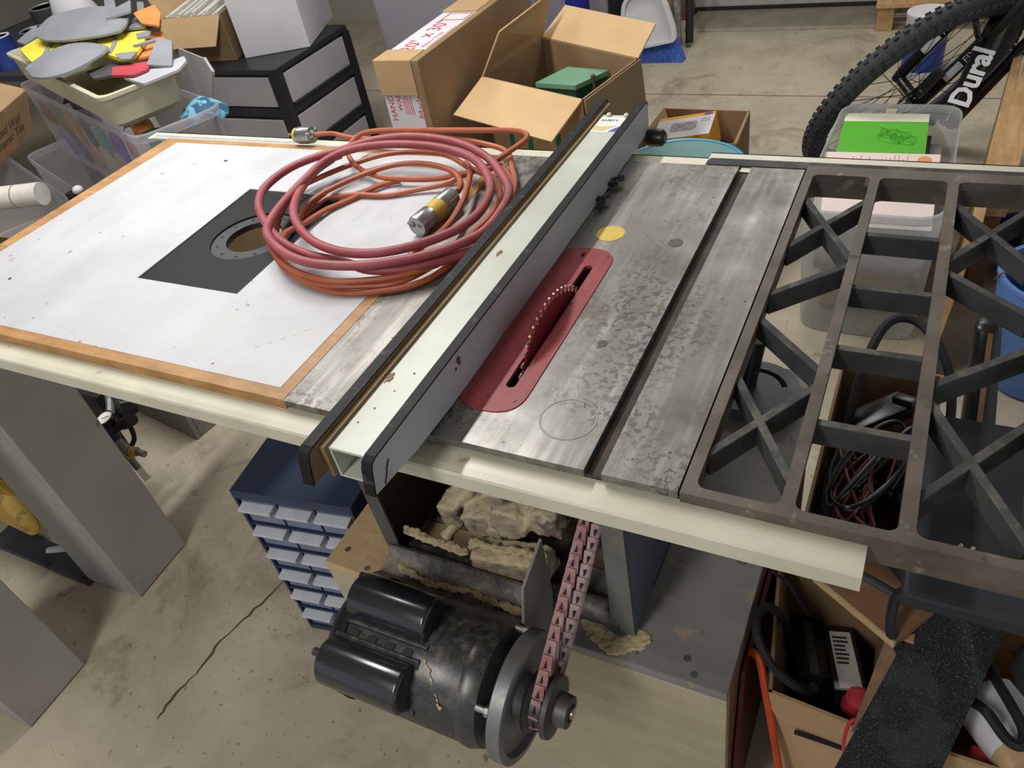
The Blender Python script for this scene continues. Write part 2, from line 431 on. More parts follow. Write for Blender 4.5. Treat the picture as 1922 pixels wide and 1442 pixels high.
def lines(M, w, h, n, m, parent, name='printed_lines', fill=.45, ragged=.3, vertical=False):
    b = MB()
    for i in range(n):
        y = h*(i+.5)/n; t = h/n*fill; l = w*(1-random.random()*ragged)
        if vertical: b.box(y-t/2, y+t/2, 0, l, 0, .0005, M)
        else: b.box(0, l, y-t/2, y+t/2, 0, .0005, M)
    return b.build(name, m, parent, smooth=False)
# ------------------------------------------------------------------ the garage
F0 = -T
m = MB(); m.box(-6, 4, -3.2, 4.6, F0-.1, F0)
floor = struct(m.build('floor', CONC, smooth=False, loc=(0,0,F0)))
# crack, saw-cut joint and the stray bits on the concrete belong to the floor surface
m = MB()
pts = cr([(-.575,-.215,F0),(-.578,-.16,F0),(-.566,-.09,F0),(-.57,-.02,F0),(-.552,.06,F0),(-.53,.15,F0),(-.53,.26,F0)], 5)
pts = [p + V(random.uniform(-.003,.003), 0, 0) for p in pts]
w = [.0012 + .0022*abs(math.sin(i*.37)) for i in range(len(pts))]
L = [p + V(-a,0,.0006) for p,a in zip(pts,w)]; R = [p + V(a,0,.0006) for p,a in zip(pts,w)]
for i in range(len(pts)-1): m._f([m.bm.verts.new(q) for q in (L[i],R[i],R[i+1],L[i+1])])
crack = m.build('floor_crack', mat('dark_crack_line','4a4238',None,60,.9), floor, smooth=False)  # crack drawn as a thin dark grey-brown ribbon
m = MB(); m.box(-6, 4, 3.050, 3.058, F0, F0+.0006); m.build('control_joint', mat('brown_joint_line','6d6353'), floor, smooth=False)  # joint drawn as a flat brown strip
m = MB()
m.box(-6,-.66, 4.3,4.4, F0, 1.55); m.box(.36,4, 4.3,4.4, F0, 1.55); m.box(-.66,.36, 4.3,4.4, 1.25,1.55)
struct(m.build('wall_back', WALL, smooth=False))
m = MB(); m.box(-6,-5.9, -3.2,4.3, F0, 1.55); struct(m.build('wall_left', WALL, smooth=False))
m = MB(); m.box(-6,4, -3.2,4.6, 1.55, 1.6); struct(m.build('ceiling', CEIL, smooth=False))
m = MB(); m.box(-.64,.34, 4.175,4.22, F0+.030, 1.22)
d1 = struct(m.build('door_1', DOORM, smooth=False))
m = MB(); m.box(-.64,.34, 4.160,4.175, F0+.0225, F0+.040); m.build('door_sweep', BLACKM, d1, smooth=False)
m = MB(); m.box(-.66,-.64,4.12,4.3,F0,1.25); m.box(.34,.36,4.12,4.3,F0,1.25); m.box(-.66,.36,4.12,4.3,1.22,1.25); struct(m.build('trim_1', LUMD, smooth=False))
m = MB(); m.box(-.62,.355, 3.90,4.26, F0, F0+.022); m.mi = 1; m.box(-.62,.355, 3.885,3.90, F0, F0+.016)
struct(m.build('trim_2', [SILL, mat('sill_edge','b9b4a8','a9a498',20,.4,.4)], smooth=False, bevel=.002))

# ------------------------------------------------------------------ the table saw
saw = thing('table_saw', 'cast iron table saw with a red blade insert and dusty black motor', 'table saw', (.25,.30,-.41))
W = .5125; D = .6858
ins = [(a, b) for a, b in rpoly([(.2175,.053),(.3065,.053),(.3065,.411),(.2175,.411)], .0440, 8)]
m = MB()
m.plate([(0,0),(.4115,0),(.4115,D),(0,D)], [ins], -.0105, 0)
m.plate([(.4311,0),(W,0),(W,D),(.4311,D)], [], -.0105, 0)
m.plate([(0,.006),(W,.006),(W,D-.006),(0,D-.006)], [ins], -.036, -.0105)
m.build('table_top', IRON, saw, smooth=False)
m = MB(); m.box(.4117,.4309, .004,D-.004, -.0106,-.0098); m.build('miter_slot', SLOT, saw, smooth=False)
m = MB(); m.prism(ngon(.0215, 40, .2760,.4552), 0, .0006); m.build('warning_sticker', YEL, saw, smooth=False)['label'] = 'round yellow sticker'
PLUG = mat('dark_plug','565350','4a4744',40,.5,.3)
for r_, x, y in ((.0105,.378,.447),(.0065,.3565,.205)):
    m = MB(); m.prism(ngon(r_, 28, x, y), 0, .0005); m.build('levelling_plug', PLUG, saw, smooth=False)
m = MB(); m.plate(ngon(.034,48,.3665,.068), [ngon(.0312,48,.3665,.068)], 0, .0004); m.build('cup_stain', mat('ring_stain','86827b','7d7972',60,.5,.4), saw, smooth=False)
# throat insert
slot = rrect(.2705,.2835,.098,.366,.0062,5)
key = rrect(.2545,.2605,.386,.398,.0029,4)
m = MB(); m.plate([(x, y) for x, y in rpoly([(.218,.0535),(.306,.0535),(.306,.4105),(.218,.4105)], .0436, 8)], [slot, key], -.004, .0012)
insert = m.build('throat_insert', REDP, saw, smooth=False); insert['label'] = 'red rounded throat plate'
m = MB()
for x, y in ((.293,.078),(.258,.077),(.294,.392),(.2455,.372)): m.lathe([(.0028,0),(.0028,.0008),(.0012,.0009),(.0012,.0003),(0,.0003)], 12, TR(x,y,.0012))
m.build('screw', mat('dull_red_screw','7d5150',None,60,.5,.3), insert)
# blade with real teeth
n = 60; c0 = (.222,-.090); prof = []
for i in range(n):
    a = 2*PI*i/n
    for da, r in ((0,.1275),(.035,.1215),(.052,.1195),(.085,.1255)):
        prof.append((c0[0]+r*math.cos(a+da), c0[1]+r*math.sin(a+da)))
MX = Matrix(((0,0,1,.277),(1,0,0,0),(0,1,0,0),(0,0,0,1)))    # (u,v,w) -> y,z,x
m = MB(); m.prism(prof, -.0011, .0011, MX)
blade = m.build('saw_blade', BLADE, saw, smooth=False); blade['label'] = 'red coated saw blade with carbide teeth'
m = MB()
for i in range(n):
    a = 2*PI*i/n + .01
    p = V(.277, c0[0]+.1248*math.cos(a), c0[1]+.1248*math.sin(a)); q = V(0, math.cos(a+.5), math.sin(a+.5))
    m.bar(p - q*.0030, p + q*.0040, .0030, .0026, (1,0,0))
m.build('carbide_tip', CARB, blade, smooth=False)

# cast webbed wing
def web(m, a, b, w=.0095, z0=-.034, z1=-.004): m.bar(V(a[0],a[1],(z0+z1)/2), V(b[0],b[1],(z0+z1)/2), w, z1-z0)
xs = [(.5275,.6085),(.6215,.7115),(.7255,.8130)]
holes = [rrect(x0,x1,.0115,.6735,.010,4) for x0, x1 in xs]
m = MB(); m.plate([(.5145,0),(.8285,0),(.8285,.7005),(.5145,.7005)], holes, -.014, 0)
m.plate([(.5145,.003),(.8285,.003),(.8285,.698),(.5145,.698)], [rrect(x0-.003,x1+.003,.0085,.6765,.011,4) for x0,x1 in xs], -.040, -.014)
wing = m.build('webbed_wing', WING, saw, smooth=False); wing['label'] = 'openwork cast iron extension wing with diagonal ribs'
def ribs(pairs, name='web_rib', w=.0095):
    for i_, (a, b) in enumerate(pairs):
        mm = MB(); web(mm, a, b, w, -.034-.0006*(i_%2), -.004-.0006*(i_%2)); mm.build(name, WEB, wing, smooth=False, bevel=.0012)
ribs([((.525,.612),(.611,.455)),((.525,.470),(.611,.612)),((.525,.355),(.611,.441)),((.525,.307),(.611,.222)),((.525,.192),(.611,.050)),((.525,.062),(.611,.196))])
ribs([((.619,.520),(.714,.520)),((.619,.394),(.714,.394)),((.619,.268),(.714,.268)),((.619,.140),(.714,.140))])
ribs([((.723,.618),(.815,.478)),((.723,.472),(.815,.620)),((.723,.448),(.815,.371)),((.723,.226),(.815,.313)),((.723,.200),(.815,.030)),((.723,.060),(.815,.193))])
# rails
m = MB()
m.prism([(-.033,-.020),(-.031,-.0175),(-.022,-.0160),(.0045,-.0160),(.0045,-.0195),(-.022,-.0195),(-.0295,-.0215),(-.0295,-.040),(-.033,-.040)], -1.15, .6895, Matrix(((0,0,1,0),(1,0,0,0),(0,1,0,0),(0,0,0,1))))
m.build('front_rail', CREAM, saw, smooth=False)['label'] = 'cream painted steel fence rail on the near side'
m = MB()
m.box(-.985,.350, .7005,.735, -.016,-.012); m.box(-.985,.350, .732,.735, -.045,-.012)
m.box(.352,.95, .7240,.747, -.013,-.008); m.box(.352,.95,.744,.747,-.045,-.008)
rr = m.build('rear_rail', CREAM, saw, smooth=False); rr['label'] = 'cream painted steel fence rail on the far side'
m = MB(); m.box(-.97,-.52,.7120,.7200,-.0119,-.0114); m.box(-.97,-.15,.7010,.7085,-.0119,-.0113); m.build('rule_strip', mat('silver_rule','bfc0c2','b0b1b4',30,.35,.3), rr, smooth=False)
m = MB()
for i in range(42): m.box(-.965+i*.0105,-.9644+i*.0105,.7125,.7165 if i % 5 else .719,-.0114,-.0111)
m.build('rule_mark', DINK, rr, smooth=False)
m = MB(); m.box(.4118,.4309, .6865,.7010,-.0105,-.0095); m.build('rear_rail_filler', CREAM, saw, smooth=False)  # added cream filler standing in for the rear rail at the slot end
m = MB(); m.box(.356,.83, .7015,.7235, -.030,-.006); m.box(.352,.372,.690,.7230,-.030,-.011); m.build('rear_bar', WEB, saw, smooth=False)

# router extension table on the left
rt = saw
x0, x1, y0, y1 = -.888, -.001, .001, .683
inner = [(-.862,.020),(-.020,.020),(-.020,.664),(-.842,.664)]
m = MB(); m.plate([(x0,y0),(x1,y0),(x1,y1),(x0,y1)], [inner], -.022, 0)
m.plate([(x0+.004,y0+.004),(x1,y0+.004),(x1,y1),(x0,y1)], [[(-.84,.04),(-.04,.04),(-.04,.64),(-.84,.64)]], -.030, -.022)
wt = m.build('router_wing', WOOD, saw, smooth=False); wt['label'] = 'router table extension with oak edging'
A, B, C_, = V(-.4672,.1869,0), V(-.2420,.1867,0), V(-.4758,.4943,0)
pl = [(-.4672,.1869),(-.2420,.1867),(-.2505,.4941),(-.4758,.4943)]
m = MB(); m.plate(inner, [pl], -.020, .0006); m.build('laminate_top', LAM, wt, smooth=False)['label'] = 'scuffed white laminate top'
m = MB()
sh = lambda k: [(-.3589+(x+.3589)*k, .3405+(y-.3405)*k) for x, y in pl]
m.plate(sh(.998), [ngon(.077,40,-.345,.348)], -.009, -.0015)
rp = m.build('router_plate', PLATE, wt, smooth=False); rp['label'] = 'black square router plate with a round opening'
m = MB(); m.plate(ngon(.0765,48,-.345,.348), [ngon(.050,40,-.345,.348)], -.014, -.004)
rg = m.build('plate_ring', mat('black_grey_ring','26252b','1b1a1f',12,.4,0,.1), rp, smooth=False)
m = MB()
for i in range(12):
    a = 2*PI*i/12+.2; m.prism(ngon(.0032,10,-.345+.065*math.cos(a),.348+.065*math.sin(a)), -.004,-.0036)
m.build('screw_hole', BLACKM, rg, smooth=False)
m = MB()
for i in range(5): m.prism(ngon(.004,12,-.115+.0125*i,.085+.013*i), .0006,.0009)
m.build('filled_hole', mat('putty','c9c7bf','b4b1a8',40,.6), wt, smooth=False)
m = MB(); m.lathe([(.004,.0006),(.004,.0016),(0,.0016)],10,TR(-.63,.595,0)); m.lathe([(.003,.0006),(.003,.0016),(0,.0016)],10,TR(-.735,.13,0)); m.build('screw', mat('dark_screw','4a453e'), wt)

# sheet metal cabinet, open towards the camera
m = MB()
CZ0, CZ1, CY0, CY1, CX0, CX1 = -.41, -.037, .060, .56, .012, .422
m.box(CX0,CX0+.003,CY0,CY1,CZ0,CZ1); m.box(CX0,CX1,CY1-.003,CY1,CZ0,CZ1)
m.box(CX0,CX1,CY0+.09,CY1,CZ0,CZ0+.004)
cab = m.build('cabinet', RUSTIN, saw, smooth=False); cab['label'] = 'open sheet metal saw cabinet with a rusty inside'
m = MB(); m.box(CX1-.003,CX1,CY0+.002,CY1,CZ0,CZ1)
m.build('side_panel', SHEETB, cab, smooth=False)
m = MB(); m.box(CX1,CX1+.0015,.20,.245,-.33,-.10); m.build('side_decal', mat('silver_trim','7d8799','6d7688',30,.35,.4), cab, smooth=False)
m = MB()
m.hexa([V(.388,CY0-.003,CZ0),V(CX1,CY0-.003,CZ0),V(CX1,CY0,CZ0),V(.388,CY0,CZ0)],[V(.394,CY0-.003,CZ1),V(CX1,CY0-.003,CZ1),V(CX1,CY0,CZ1),V(.394,CY0,CZ1)])
m.build('corner_flange', SHEET, cab, smooth=False)
m = MB()
m.hexa([V(.009,CY0-.004,-.41),V(.036,CY0-.004,-.41),V(.036,CY0,-.41),V(.009,CY0,-.41)],[V(-.004,CY0-.004,CZ1),V(.020,CY0-.004,CZ1),V(.020,CY0,CZ1),V(-.004,CY0,CZ1)])
m.build('corner_flange', DSTEEL, cab, smooth=False)
m = MB(); m.tube([(.03,CY0+.012,-.392),(.40,CY0+.012,-.392)], .020, 10); m.build('bottom_flange', DSTEEL, cab)
m = MB(); m.box(.003,.016,.10,.32,-.12,-.037); m.build('dust_shroud', BLACKM, cab, smooth=False)
# caked sawdust along the lip
def heap(name, pts, r, sc, parent, m_=SAWD, n=26, jit=.35):
    n = int(n*3); r = r*.62
    mm = MB(); P_ = cr(pts, 8)
    for i in range(n):
        p = P_[int(random.random()*len(P_))]; k = r*random.uniform(.5,1.1)
        mm.ball(p + V(random.uniform(-r,r)*.6, random.uniform(-r,r)*.6, 0), k, sc, 1, jit)
    o = mm.build(name, m_, parent); o['kind'] = 'stuff'; lumpy(o, .0022, .006, .006, 3); return o
# trunnion and arbor casting under the table
m = MB()
m.bar((.122,.135,-.292),(.300,.285,-.070),.064,.040,(0,0,1)); m.bar((.114,.115,-.280),(.120,.115,-.330),.040,.036)
m.hexa([V(.200,.125,-.325),V(.292,.125,-.325),V(.292,.24,-.325),V(.200,.24,-.325)],[V(.215,.100,-.165),V(.300,.100,-.165),V(.300,.24,-.12),V(.215,.24,-.12)])
m.box(.292,.312,.11,.20,-.275,-.150); m.lathe([(0,0),(.030,0),(.030,.05),(0,.05)],16,TR(.245,.112,-.235) @ rot(PI/2,0,0)); m.lathe([(0,0),(.024,0),(.024,.045),(0,.045)],14,TR(.295,.115,-.225) @ rot(PI/2,0,0))
m.bar((.150,.108,-.300),(.215,.115,-.280),.050,.046); m.bar((.172,.074,-.345),(.298,.074,-.318),.046,.040)
m.tube([(.235,.12,-.185),(.235,.064,-.188)],.012,10); m.tube([(.272,.12,-.230),(.272,.072,-.233)],.013,10); m.tube([(.212,.115,-.275),(.212,.070,-.277)],.014,10)
lumpy(m.build('trunnion_casting', DUST, saw, smooth=True, ang=80), .0035, .010, .008, 14)['label'] = 'trunnion casting caked in sawdust'
m = MB(); m.tube([(.122,.104,-.325),(.112,.092,-.336),(.108,.088,-.342)],[.009,.008,.012],10); m.build('adjusting_rod', DUST, saw)
m = MB(); m.tube([(.198,.12,-.262),(.24,.12,-.262)],.021,14); m.build('bushing', ALU, saw)
m = MB(); m.tube([(.31,.30,-.30),(.355,.22,-.06)],.006,8); m.build('tension_rod', LUM, saw)
heap('sawdust', [(.045,.075,-.335),(.09,.07,-.338),(.15,.065,-.335)], .012, (1.4,.9,.5), saw, n=34)
heap('sawdust', [(.17,.072,-.316),(.23,.070,-.304),(.29,.070,-.292)], .012, (1.3,1.0,.45), saw, n=26)
# motor bracket
m = MB()
prof = [(.052,-.372),(.046,-.338),(.040,-.335),(.034,-.346),(.020,-.356),(.004,-.356),(-.006,-.345),(-.012,-.341),(-.018,-.346),(-.018,-.42),(-.012,-.42),(-.012,-.352),(.0,-.362),(.022,-.362),(.038,-.352),(.044,-.376)]
m.prism(prof, .030, .300, Matrix(((0,0,1,0),(1,0,0,0),(0,1,0,0),(0,0,0,1))))
br = m.build('motor_bracket', DSTEEL, saw, smooth=True); br['label'] = 'dusty steel motor bracket'
m = MB(); m.prism([(.050,-.222),(-.016,-.245),(-.034,-.300),(-.034,-.41),(.028,-.41),(.048,-.34)], .303,.307, Matrix(((0,0,1,0),(1,0,0,0),(0,1,0,0),(0,0,0,1))))
m.build('bracket_side', mat('pale_dusty_plate','8d8983','7a766f',12,.55,.2,.1), br, smooth=False)
heap('sawdust', [(.06,.02,-.354),(.12,.008,-.353),(.18,.015,-.354),(.24,.01,-.353),(.28,.008,-.353)], .010, (1.3,1.1,.5), saw, n=36)
# motor
AY, AZ = -.102, -.347
MXm = Matrix(((0,0,1,0),(1,0,0,AY),(0,1,0,AZ),(0,0,0,1)))
m = MB(); m.lathe([(0,.070),(.062,.070),(.078,.076),(.083,.088),(.083,.278),(.081,.282),(0,.282)], 48, MXm)
mo = m.build('motor', MOTOR, saw); mo['label'] = 'black enamelled electric motor'
m = MB(); m.lathe([(0,.060),(.05,.060),(.072,.064),(.0845,.078),(.0860,.094),(.0835,.0945),(0,.0945)], 48, MXm); m.build('end_bell', BLACK, mo)
m = MB(); m.lathe([(0,.274),(.0845,.274),(.0855,.284),(.080,.300),(.060,.312),(.030,.318),(0,.318)], 48, MXm); m.build('end_bell', MOTOR, mo)
def cover(ph, x0, x1, wdt, hgt, name='capacitor_cover', seam=True):
    s, c = math.sin(math.radians(ph)), math.cos(math.radians(ph))
    # local: a along x, b tangent, n outward
    M = Matrix(((1,0,0,0),(0,c,-s,AY),(0,s,c,AZ),(0,0,0,1)))    # b->(c,s)?  n->(-s,c)
    pr = [(-wdt/2,.060),(wdt/2,.060),(wdt/2,.075+hgt*.35)] + [(wdt/2*math.cos(t), .075+hgt*.35+hgt*.65*math.sin(t)) for t in [PI*k/12 for k in range(1,12)]] + [(-wdt/2,.075+hgt*.35)]
    mm = MB(); mm.prism(pr, x0, x1, M @ Matrix(((0,0,1,0),(1,0,0,0),(0,1,0,0),(0,0,0,1))))
    o = mm.build(name, MOTORC, mo, bevel=.006, seg=3)
    mm = MB(); mm.prism([(-wdt/2-.006,.070),(wdt/2+.006,.070),(wdt/2+.006,.079),(-wdt/2-.006,.079)], x0+.004, x1+.006, M @ Matrix(((0,0,1,0),(1,0,0,0),(0,1,0,0),(0,0,0,1))))
    mm.build('cover_flange', MOTOR, o, smooth=False, bevel=.0015)
    return M
cover(-8, .088, .212, .062, .044)
cover(54, .078, .208, .064, .042)
m = MB()
for k in range(4):
    s, c = math.sin(math.radians(30)), math.cos(math.radians(30)); M = Matrix(((1,0,0,0),(0,c,-s,AY),(0,s,c,AZ),(0,0,0,1)))
    m.prism(rpoly([(.095+k*.028,-.012),(.109+k*.028,-.012),(.117+k*.028,.012),(.103+k*.028,.012)],.003), .081, .0845, M)
m.build('vent_slot', BLACKM, mo, smooth=False)
heap('sawdust', [(.10,-.1515,-.2775),(.14,-.1515,-.2775),(.19,-.1515,-.2775)], .007, (1.3,.9,.5), saw, n=16)
heap('sawdust', [(.218,-.138,-.2705),(.232,-.150,-.278),(.245,-.165,-.291),(.255,-.176,-.304)], .0045, (1.2,1.2,.5), saw, n=16)
for y, z in ((-.163,-.398),(-.045,-.295),(-.160,-.296)):
    m = MB(); m.tube([(.300,y,z),(.314,y,z),(.314,y,z),(.321,y,z)],[.0048,.0048,.008,.008],8); m.build('through_bolt', STEEL, mo)
for y, z in ((-.17,-.295),(-.05,-.285)):
    m = MB(); m.tube([(.055,y,z),(.07,y,z)],.006,8); m.build('through_bolt', MOTOR, mo)
# pulleys
MP = Matrix(((0,0,1,0),(1,0,0,-.110),(0,1,0,-.334),(0,0,0,1)))
m = MB(); m.lathe([(0,.324),(.082,.324),(.0845,.326),(.0845,.343),(.082,.3445),(.0745,.3445),(.072,.336),(.030,.334),(.026,.346),(0,.346)], 56, MP)
pu = m.build('motor_pulley', ALU, saw); pu['label'] = 'large grey dished pulley'
m = MB(); m.tube([(.312,-.110,-.334),(.404,-.110,-.334)],.008,12); m.build('shaft', STEEL, pu)
m = MB(); m.lathe([(0,.349),(.040,.349),(.041,.353),(.033,.357),(.033,.371),(.041,.375),(.040,.381),(.022,.383),(.0205,.400),(.012,.401),(.011,.396),(0,.396)], 40, MP)
m.build('stepped_pulley', mat('dark_worn_pulley','5d5a59','4a4848',20,.5,.5,.1), saw)['label'] = 'small dark grooved pulley'
MA = Matrix(((0,0,1,0),(1,0,0,.215),(0,1,0,-.136),(0,0,0,1)))
m = MB(); m.lathe([(0,.349),(.040,.349),(.030,.357),(.030,.371),(.040,.381),(0,.381)], 32, MA); m.build('arbor_pulley', ALU, saw)
# link belt
c1, c2, r1 = V(0,-.110,-.334), V(0,.215,-.136), .030
d = (c2-c1).normalized(); nn = V(0,-d.z,d.y)
Lh = (c2-c1).length; path = []
def bp(s):
    tot = 2*Lh + 2*PI*r1; s %= tot
    if s < Lh: return c1 + nn*r1 + d*s, d, nn
    s -= Lh
    if s < PI*r1: a = s/r1; n2 = nn*math.cos(a) + d*math.sin(a); return c2 + n2*r1, V(0,0,0)+d*math.cos(a)-nn*math.sin(a), n2
    s -= PI*r1
    if s < Lh: return c2 - nn*r1 - d*s, -d, -nn
    s -= Lh; a = s/r1; n2 = -nn*math.cos(a) - d*math.sin(a); return c1 + n2*r1, -d*math.cos(a)+nn*math.sin(a), n2
tot = 2*Lh + 2*PI*r1; nl = 52; pit = tot/nl; m = MB()
for i in range(nl):
    a, ta, na = bp(i*pit); b, tb, nb = bp((i+1.25)*pit); X = V(1,0,0); cx = V(.364,0,0)
    inner_ = Lh + PI*r1 < (i+.5)*pit < 2*Lh + PI*r1
    m.mi = 1 if inner_ else 0
    hw = .0082
    b2 = b + nb*.0035; a2 = a - na*.0005
    m.hexa([cx+a2-X*hw-na*.003, cx+a2+X*hw-na*.003, cx+b2+X*hw*.78-nb*.003, cx+b2-X*hw*.78-nb*.003],
           [cx+a2-X*hw+na*.002, cx+a2+X*hw+na*.002, cx+b2+X*hw*.78+nb*.002, cx+b2-X*hw*.78+nb*.002])
    m.mi = 2
    q, tq, nq = bp((i+.62)*pit); q = q + nq*(.0036 if not inner_ else .0034)
    if inner_: nq2 = -nq; q = q - nq*.0072
    else: nq2 = nq
    m.prism([(-.0022,-.0042),(.0022,-.0042),(0,.0056)], 0, .0014, frame(cx+q, X*(1 if not inner_ else -1), tq if not inner_ else tq))
m.build('drive_belt', [BELT, BELTP, BLACKM], saw, smooth=False)['label'] = 'red segmented link belt'
m = MB()
# ------------------------------------------------------------------ wooden base under the saw
base = thing('wooden_platform', 'low wooden platform with a worn grey top carrying the table saw', 'platform', (.23,.35,F0))
bx0, bx1, by0, by1, bz = -.110, .563, .016, .690, -.41
m = MB(); m.box(.26,bx1,by0,by1,bz-.018,bz-.0005); m.build('grey_top', GREYW, base, smooth=False, bevel=.003)
m = MB(); m.box(bx0,.26,by0,by1,bz-.018,bz-.0005); m.build('plywood_top', PLY, base, smooth=False, bevel=.002)
m = MB(); m.box(bx0,bx1,by0,by0+.018,F0,bz-.018); m.build('front_panel', PALE, base, smooth=False, bevel=.002)
m = MB(); m.box(bx0,bx0+.018,by0+.018,by1,F0,bz-.018); m.build('side_panel', PLY, base, smooth=False)
m = MB(); m.box(bx1-.018,bx1,by0+.018,by1,F0,bz-.018); m.build('side_panel', LUMD, base, smooth=False)
m = MB(); m.box(bx0+.018,bx1-.018,by1-.018,by1,F0,bz-.018); m.build('back_panel', PLY, base, smooth=False)
m = MB()
for x, y in ((-.085,.05),(-.03,.028),(.50,.05),(.43,.035),(.515,.03)): m.lathe([(.005,0),(.005,.0016),(0,.002)],10,TR(x,y,bz-.0005))
m.build('screw_head', STEEL, base)
o = heap('sawdust_heap', [(.36,.05,bz),(.40,.035,bz),(.43,.06,bz)], .018, (1.5,1.1,.35), None, SAWD, 30, .3)
tag(o, 'brown sawdust swept into a low heap on the platform under the belt', 'sawdust')

# ------------------------------------------------------------------ rip fence
fen = thing('rip_fence', 'long cream rip fence with two black edged boards lying across the saw table', 'rip fence', (.176,.35,0))
def board(x0, x1, y0, y1, inner_x, nm, facemat):
    # rounded-corner board standing on the table with a black painted edge
    pr = [(y0-.022,.018),(y0-.014,.048),(y0-.010,.055),(y0-.003,.0575),(y1-.006,.057),(y1,.050),(y1,.0015),(.055,.0015),(-.030,.0065)]
    MXX = Matrix(((0,0,1,0),(1,0,0,0),(0,1,0,0),(0,0,0,1)))
    mm = MB(); mm.prism(pr, x0, x1, MXX)
    o = mm.build('face_board', facemat, fen, smooth=False)
    e = [(y0-.0222,.0175),(y0-.0145,.048),(y0-.0104,.0555),(y0-.003,.0582),(y1-.006,.0577),(y1+.0006,.0505)]
    i_ = [(a[0]+.003, a[1]-.003) for a in e]
    mm = MB()
    pts = [V((x0+x1)/2, a, b) for a, b in e]
    for k in range(len(pts)-1): mm.bar(pts[k], pts[k+1] + (pts[k+1]-pts[k]).normalized()*.0006, x1-x0+.0012, .0022, (0,.3,1))
    mm.build('black_edge', BLACKP, o, smooth=False)
    return o
ra = board(.2120,.2240,-.0900,.800,0,'r',GREYL); ra['label'] = 'grey laminated fence board'
la = board(.1340,.1475,-.0980,.806,0,'l',MDF)
m = MB(); m.box(.1475,.1545,-.094,.800,.006,.052)
m.build('backing_strip', mat('tan_backing','8d7652','77613f',12,.6), fen, smooth=False, bevel=.001)
m = MB(); m.box(.1545,.2120,-.088,.760,.0440,.0475); m.box(.1545,.158,-.088,.760,.0015,.044); m.box(.2085,.2120,-.088,.760,.0015,.044); m.box(.158,.2085,-.088,.760,.0015,.004)
bm_ = m.build('beam', CREAM2, fen, smooth=False, bevel=.001); bm_['label'] = 'cream steel box beam of the fence'
m = MB(); m.box(.1565,.2100,.690,.750,.0476,.0480); st = m.build('sticker', mat('pale_label','dcdcd4','d2d2cb',30,.5), bm_, smooth=False)
m = MB(); m.prism([(.188,.6925),(.2095,.6925),(.2095,.712),(.203,.7135),(.196,.707)], .0480,.0484); m.build('blue_patch', mat('label_blue','4a5bb0','3c4c9c',30,.5), bm_, smooth=False)
m = MB(); m.prism([(.158,.698),(.180,.696),(.196,.716),(.170,.712),(.158,.716)], .0480,.0483); m.build('yellow_patch', mat('label_ochre','cdbb6e','c9a9a0',60,.5), bm_, smooth=False)
text('SAFETY', .0095, frame((.161,.733,.0482),(1,0,0),(0,1,0)), mat('label_blue_ink','5f6f9c'), bm_)
for x in (.168,.200):
    m = MB(); m.ball((x,.756,.0495),.005,(1,1,.8),2); m.build('screw_cap', CREAM2, fen)
DIRT = mat('brown_dirt','8a7860','66543f',120,.9)
for (cx_, cy_, sx_, sy_) in ((.1605,.031,.005,.011),(.171,.306,.005,.008),(.172,-.02,.0015,.0015),(.186,.045,.0016,.0016),(.179,.012,.0012,.0012),(.166,-.045,.0014,.0014)):
    m = MB(); m.prism([(cx_+sx_*math.cos(t)*random.uniform(.5,1.1), cy_+sy_*math.sin(t)*random.uniform(.5,1.1)) for t in [2*PI*k/16 for k in range(16)]], .0476, .0481); m.build('dirt_patch', DIRT, bm_, smooth=False)
m = MB(); m.box(.150,.212,.740,.770,-.03,.0015); m.build('clamp_head', CREAM2, fen, smooth=False, bevel=.002)
m = MB(); m.lathe([(0,0),(.013,0),(.016,.008),(.015,.030),(.009,.036),(0,.036)],16,TR(.222,.790,-.006) @ rot(0,PI/2,0)); m.tube([(.180,.790,-.006),(.224,.790,-.006)],.006,8); m.build('lock_knob', BLACK, fen)
m = MB()
for p, a in (((.2245,-.086,.030),(.2245,-.077,.040)),((.2245,-.094,.018),(.2245,-.085,.029))): m.bar(p, a, .0006, .0022, (1,0,0))
m.build('pen_mark', DINK, fen, smooth=False)
for yy, zz_, sy_, sz_ in ((.084,.044,.006,.007),(.075,.038,.003,.003)):
    m = MB(); m.prism([(yy+sy_*math.cos(t)*random.uniform(.4,1.1), zz_+sz_*math.sin(t)*random.uniform(.4,1.1)) for t in [2*PI*k/14 for k in range(14)]], .2240, .2244, Matrix(((0,0,1,0),(1,0,0,0),(0,1,0,0),(0,0,0,1)))); m.build('rust_smudge', mat('maroon_smudge','5d3a36',None,90,.8), ra, smooth=False)
for k, (y, s) in enumerate(((.535,.012),(.598,.010))):
    m = MB()
    for j in range(9): m.ball((.2285+random.uniform(-.004,.014), y+random.uniform(-s,s), .006+random.uniform(0,.005)), random.uniform(.003,.007),(1,1.2,.7),1,.5)
    o = m.build('lint_clump', BLACKM, loc=(.232,y,0))
    tag(o, ['small dark lint clump lying against the fence foot, nearer to the yellow sticker','small dark lint clump lying against the fence foot, farther from the yellow sticker'][k], 'lint', 'lint clumps beside the fence')

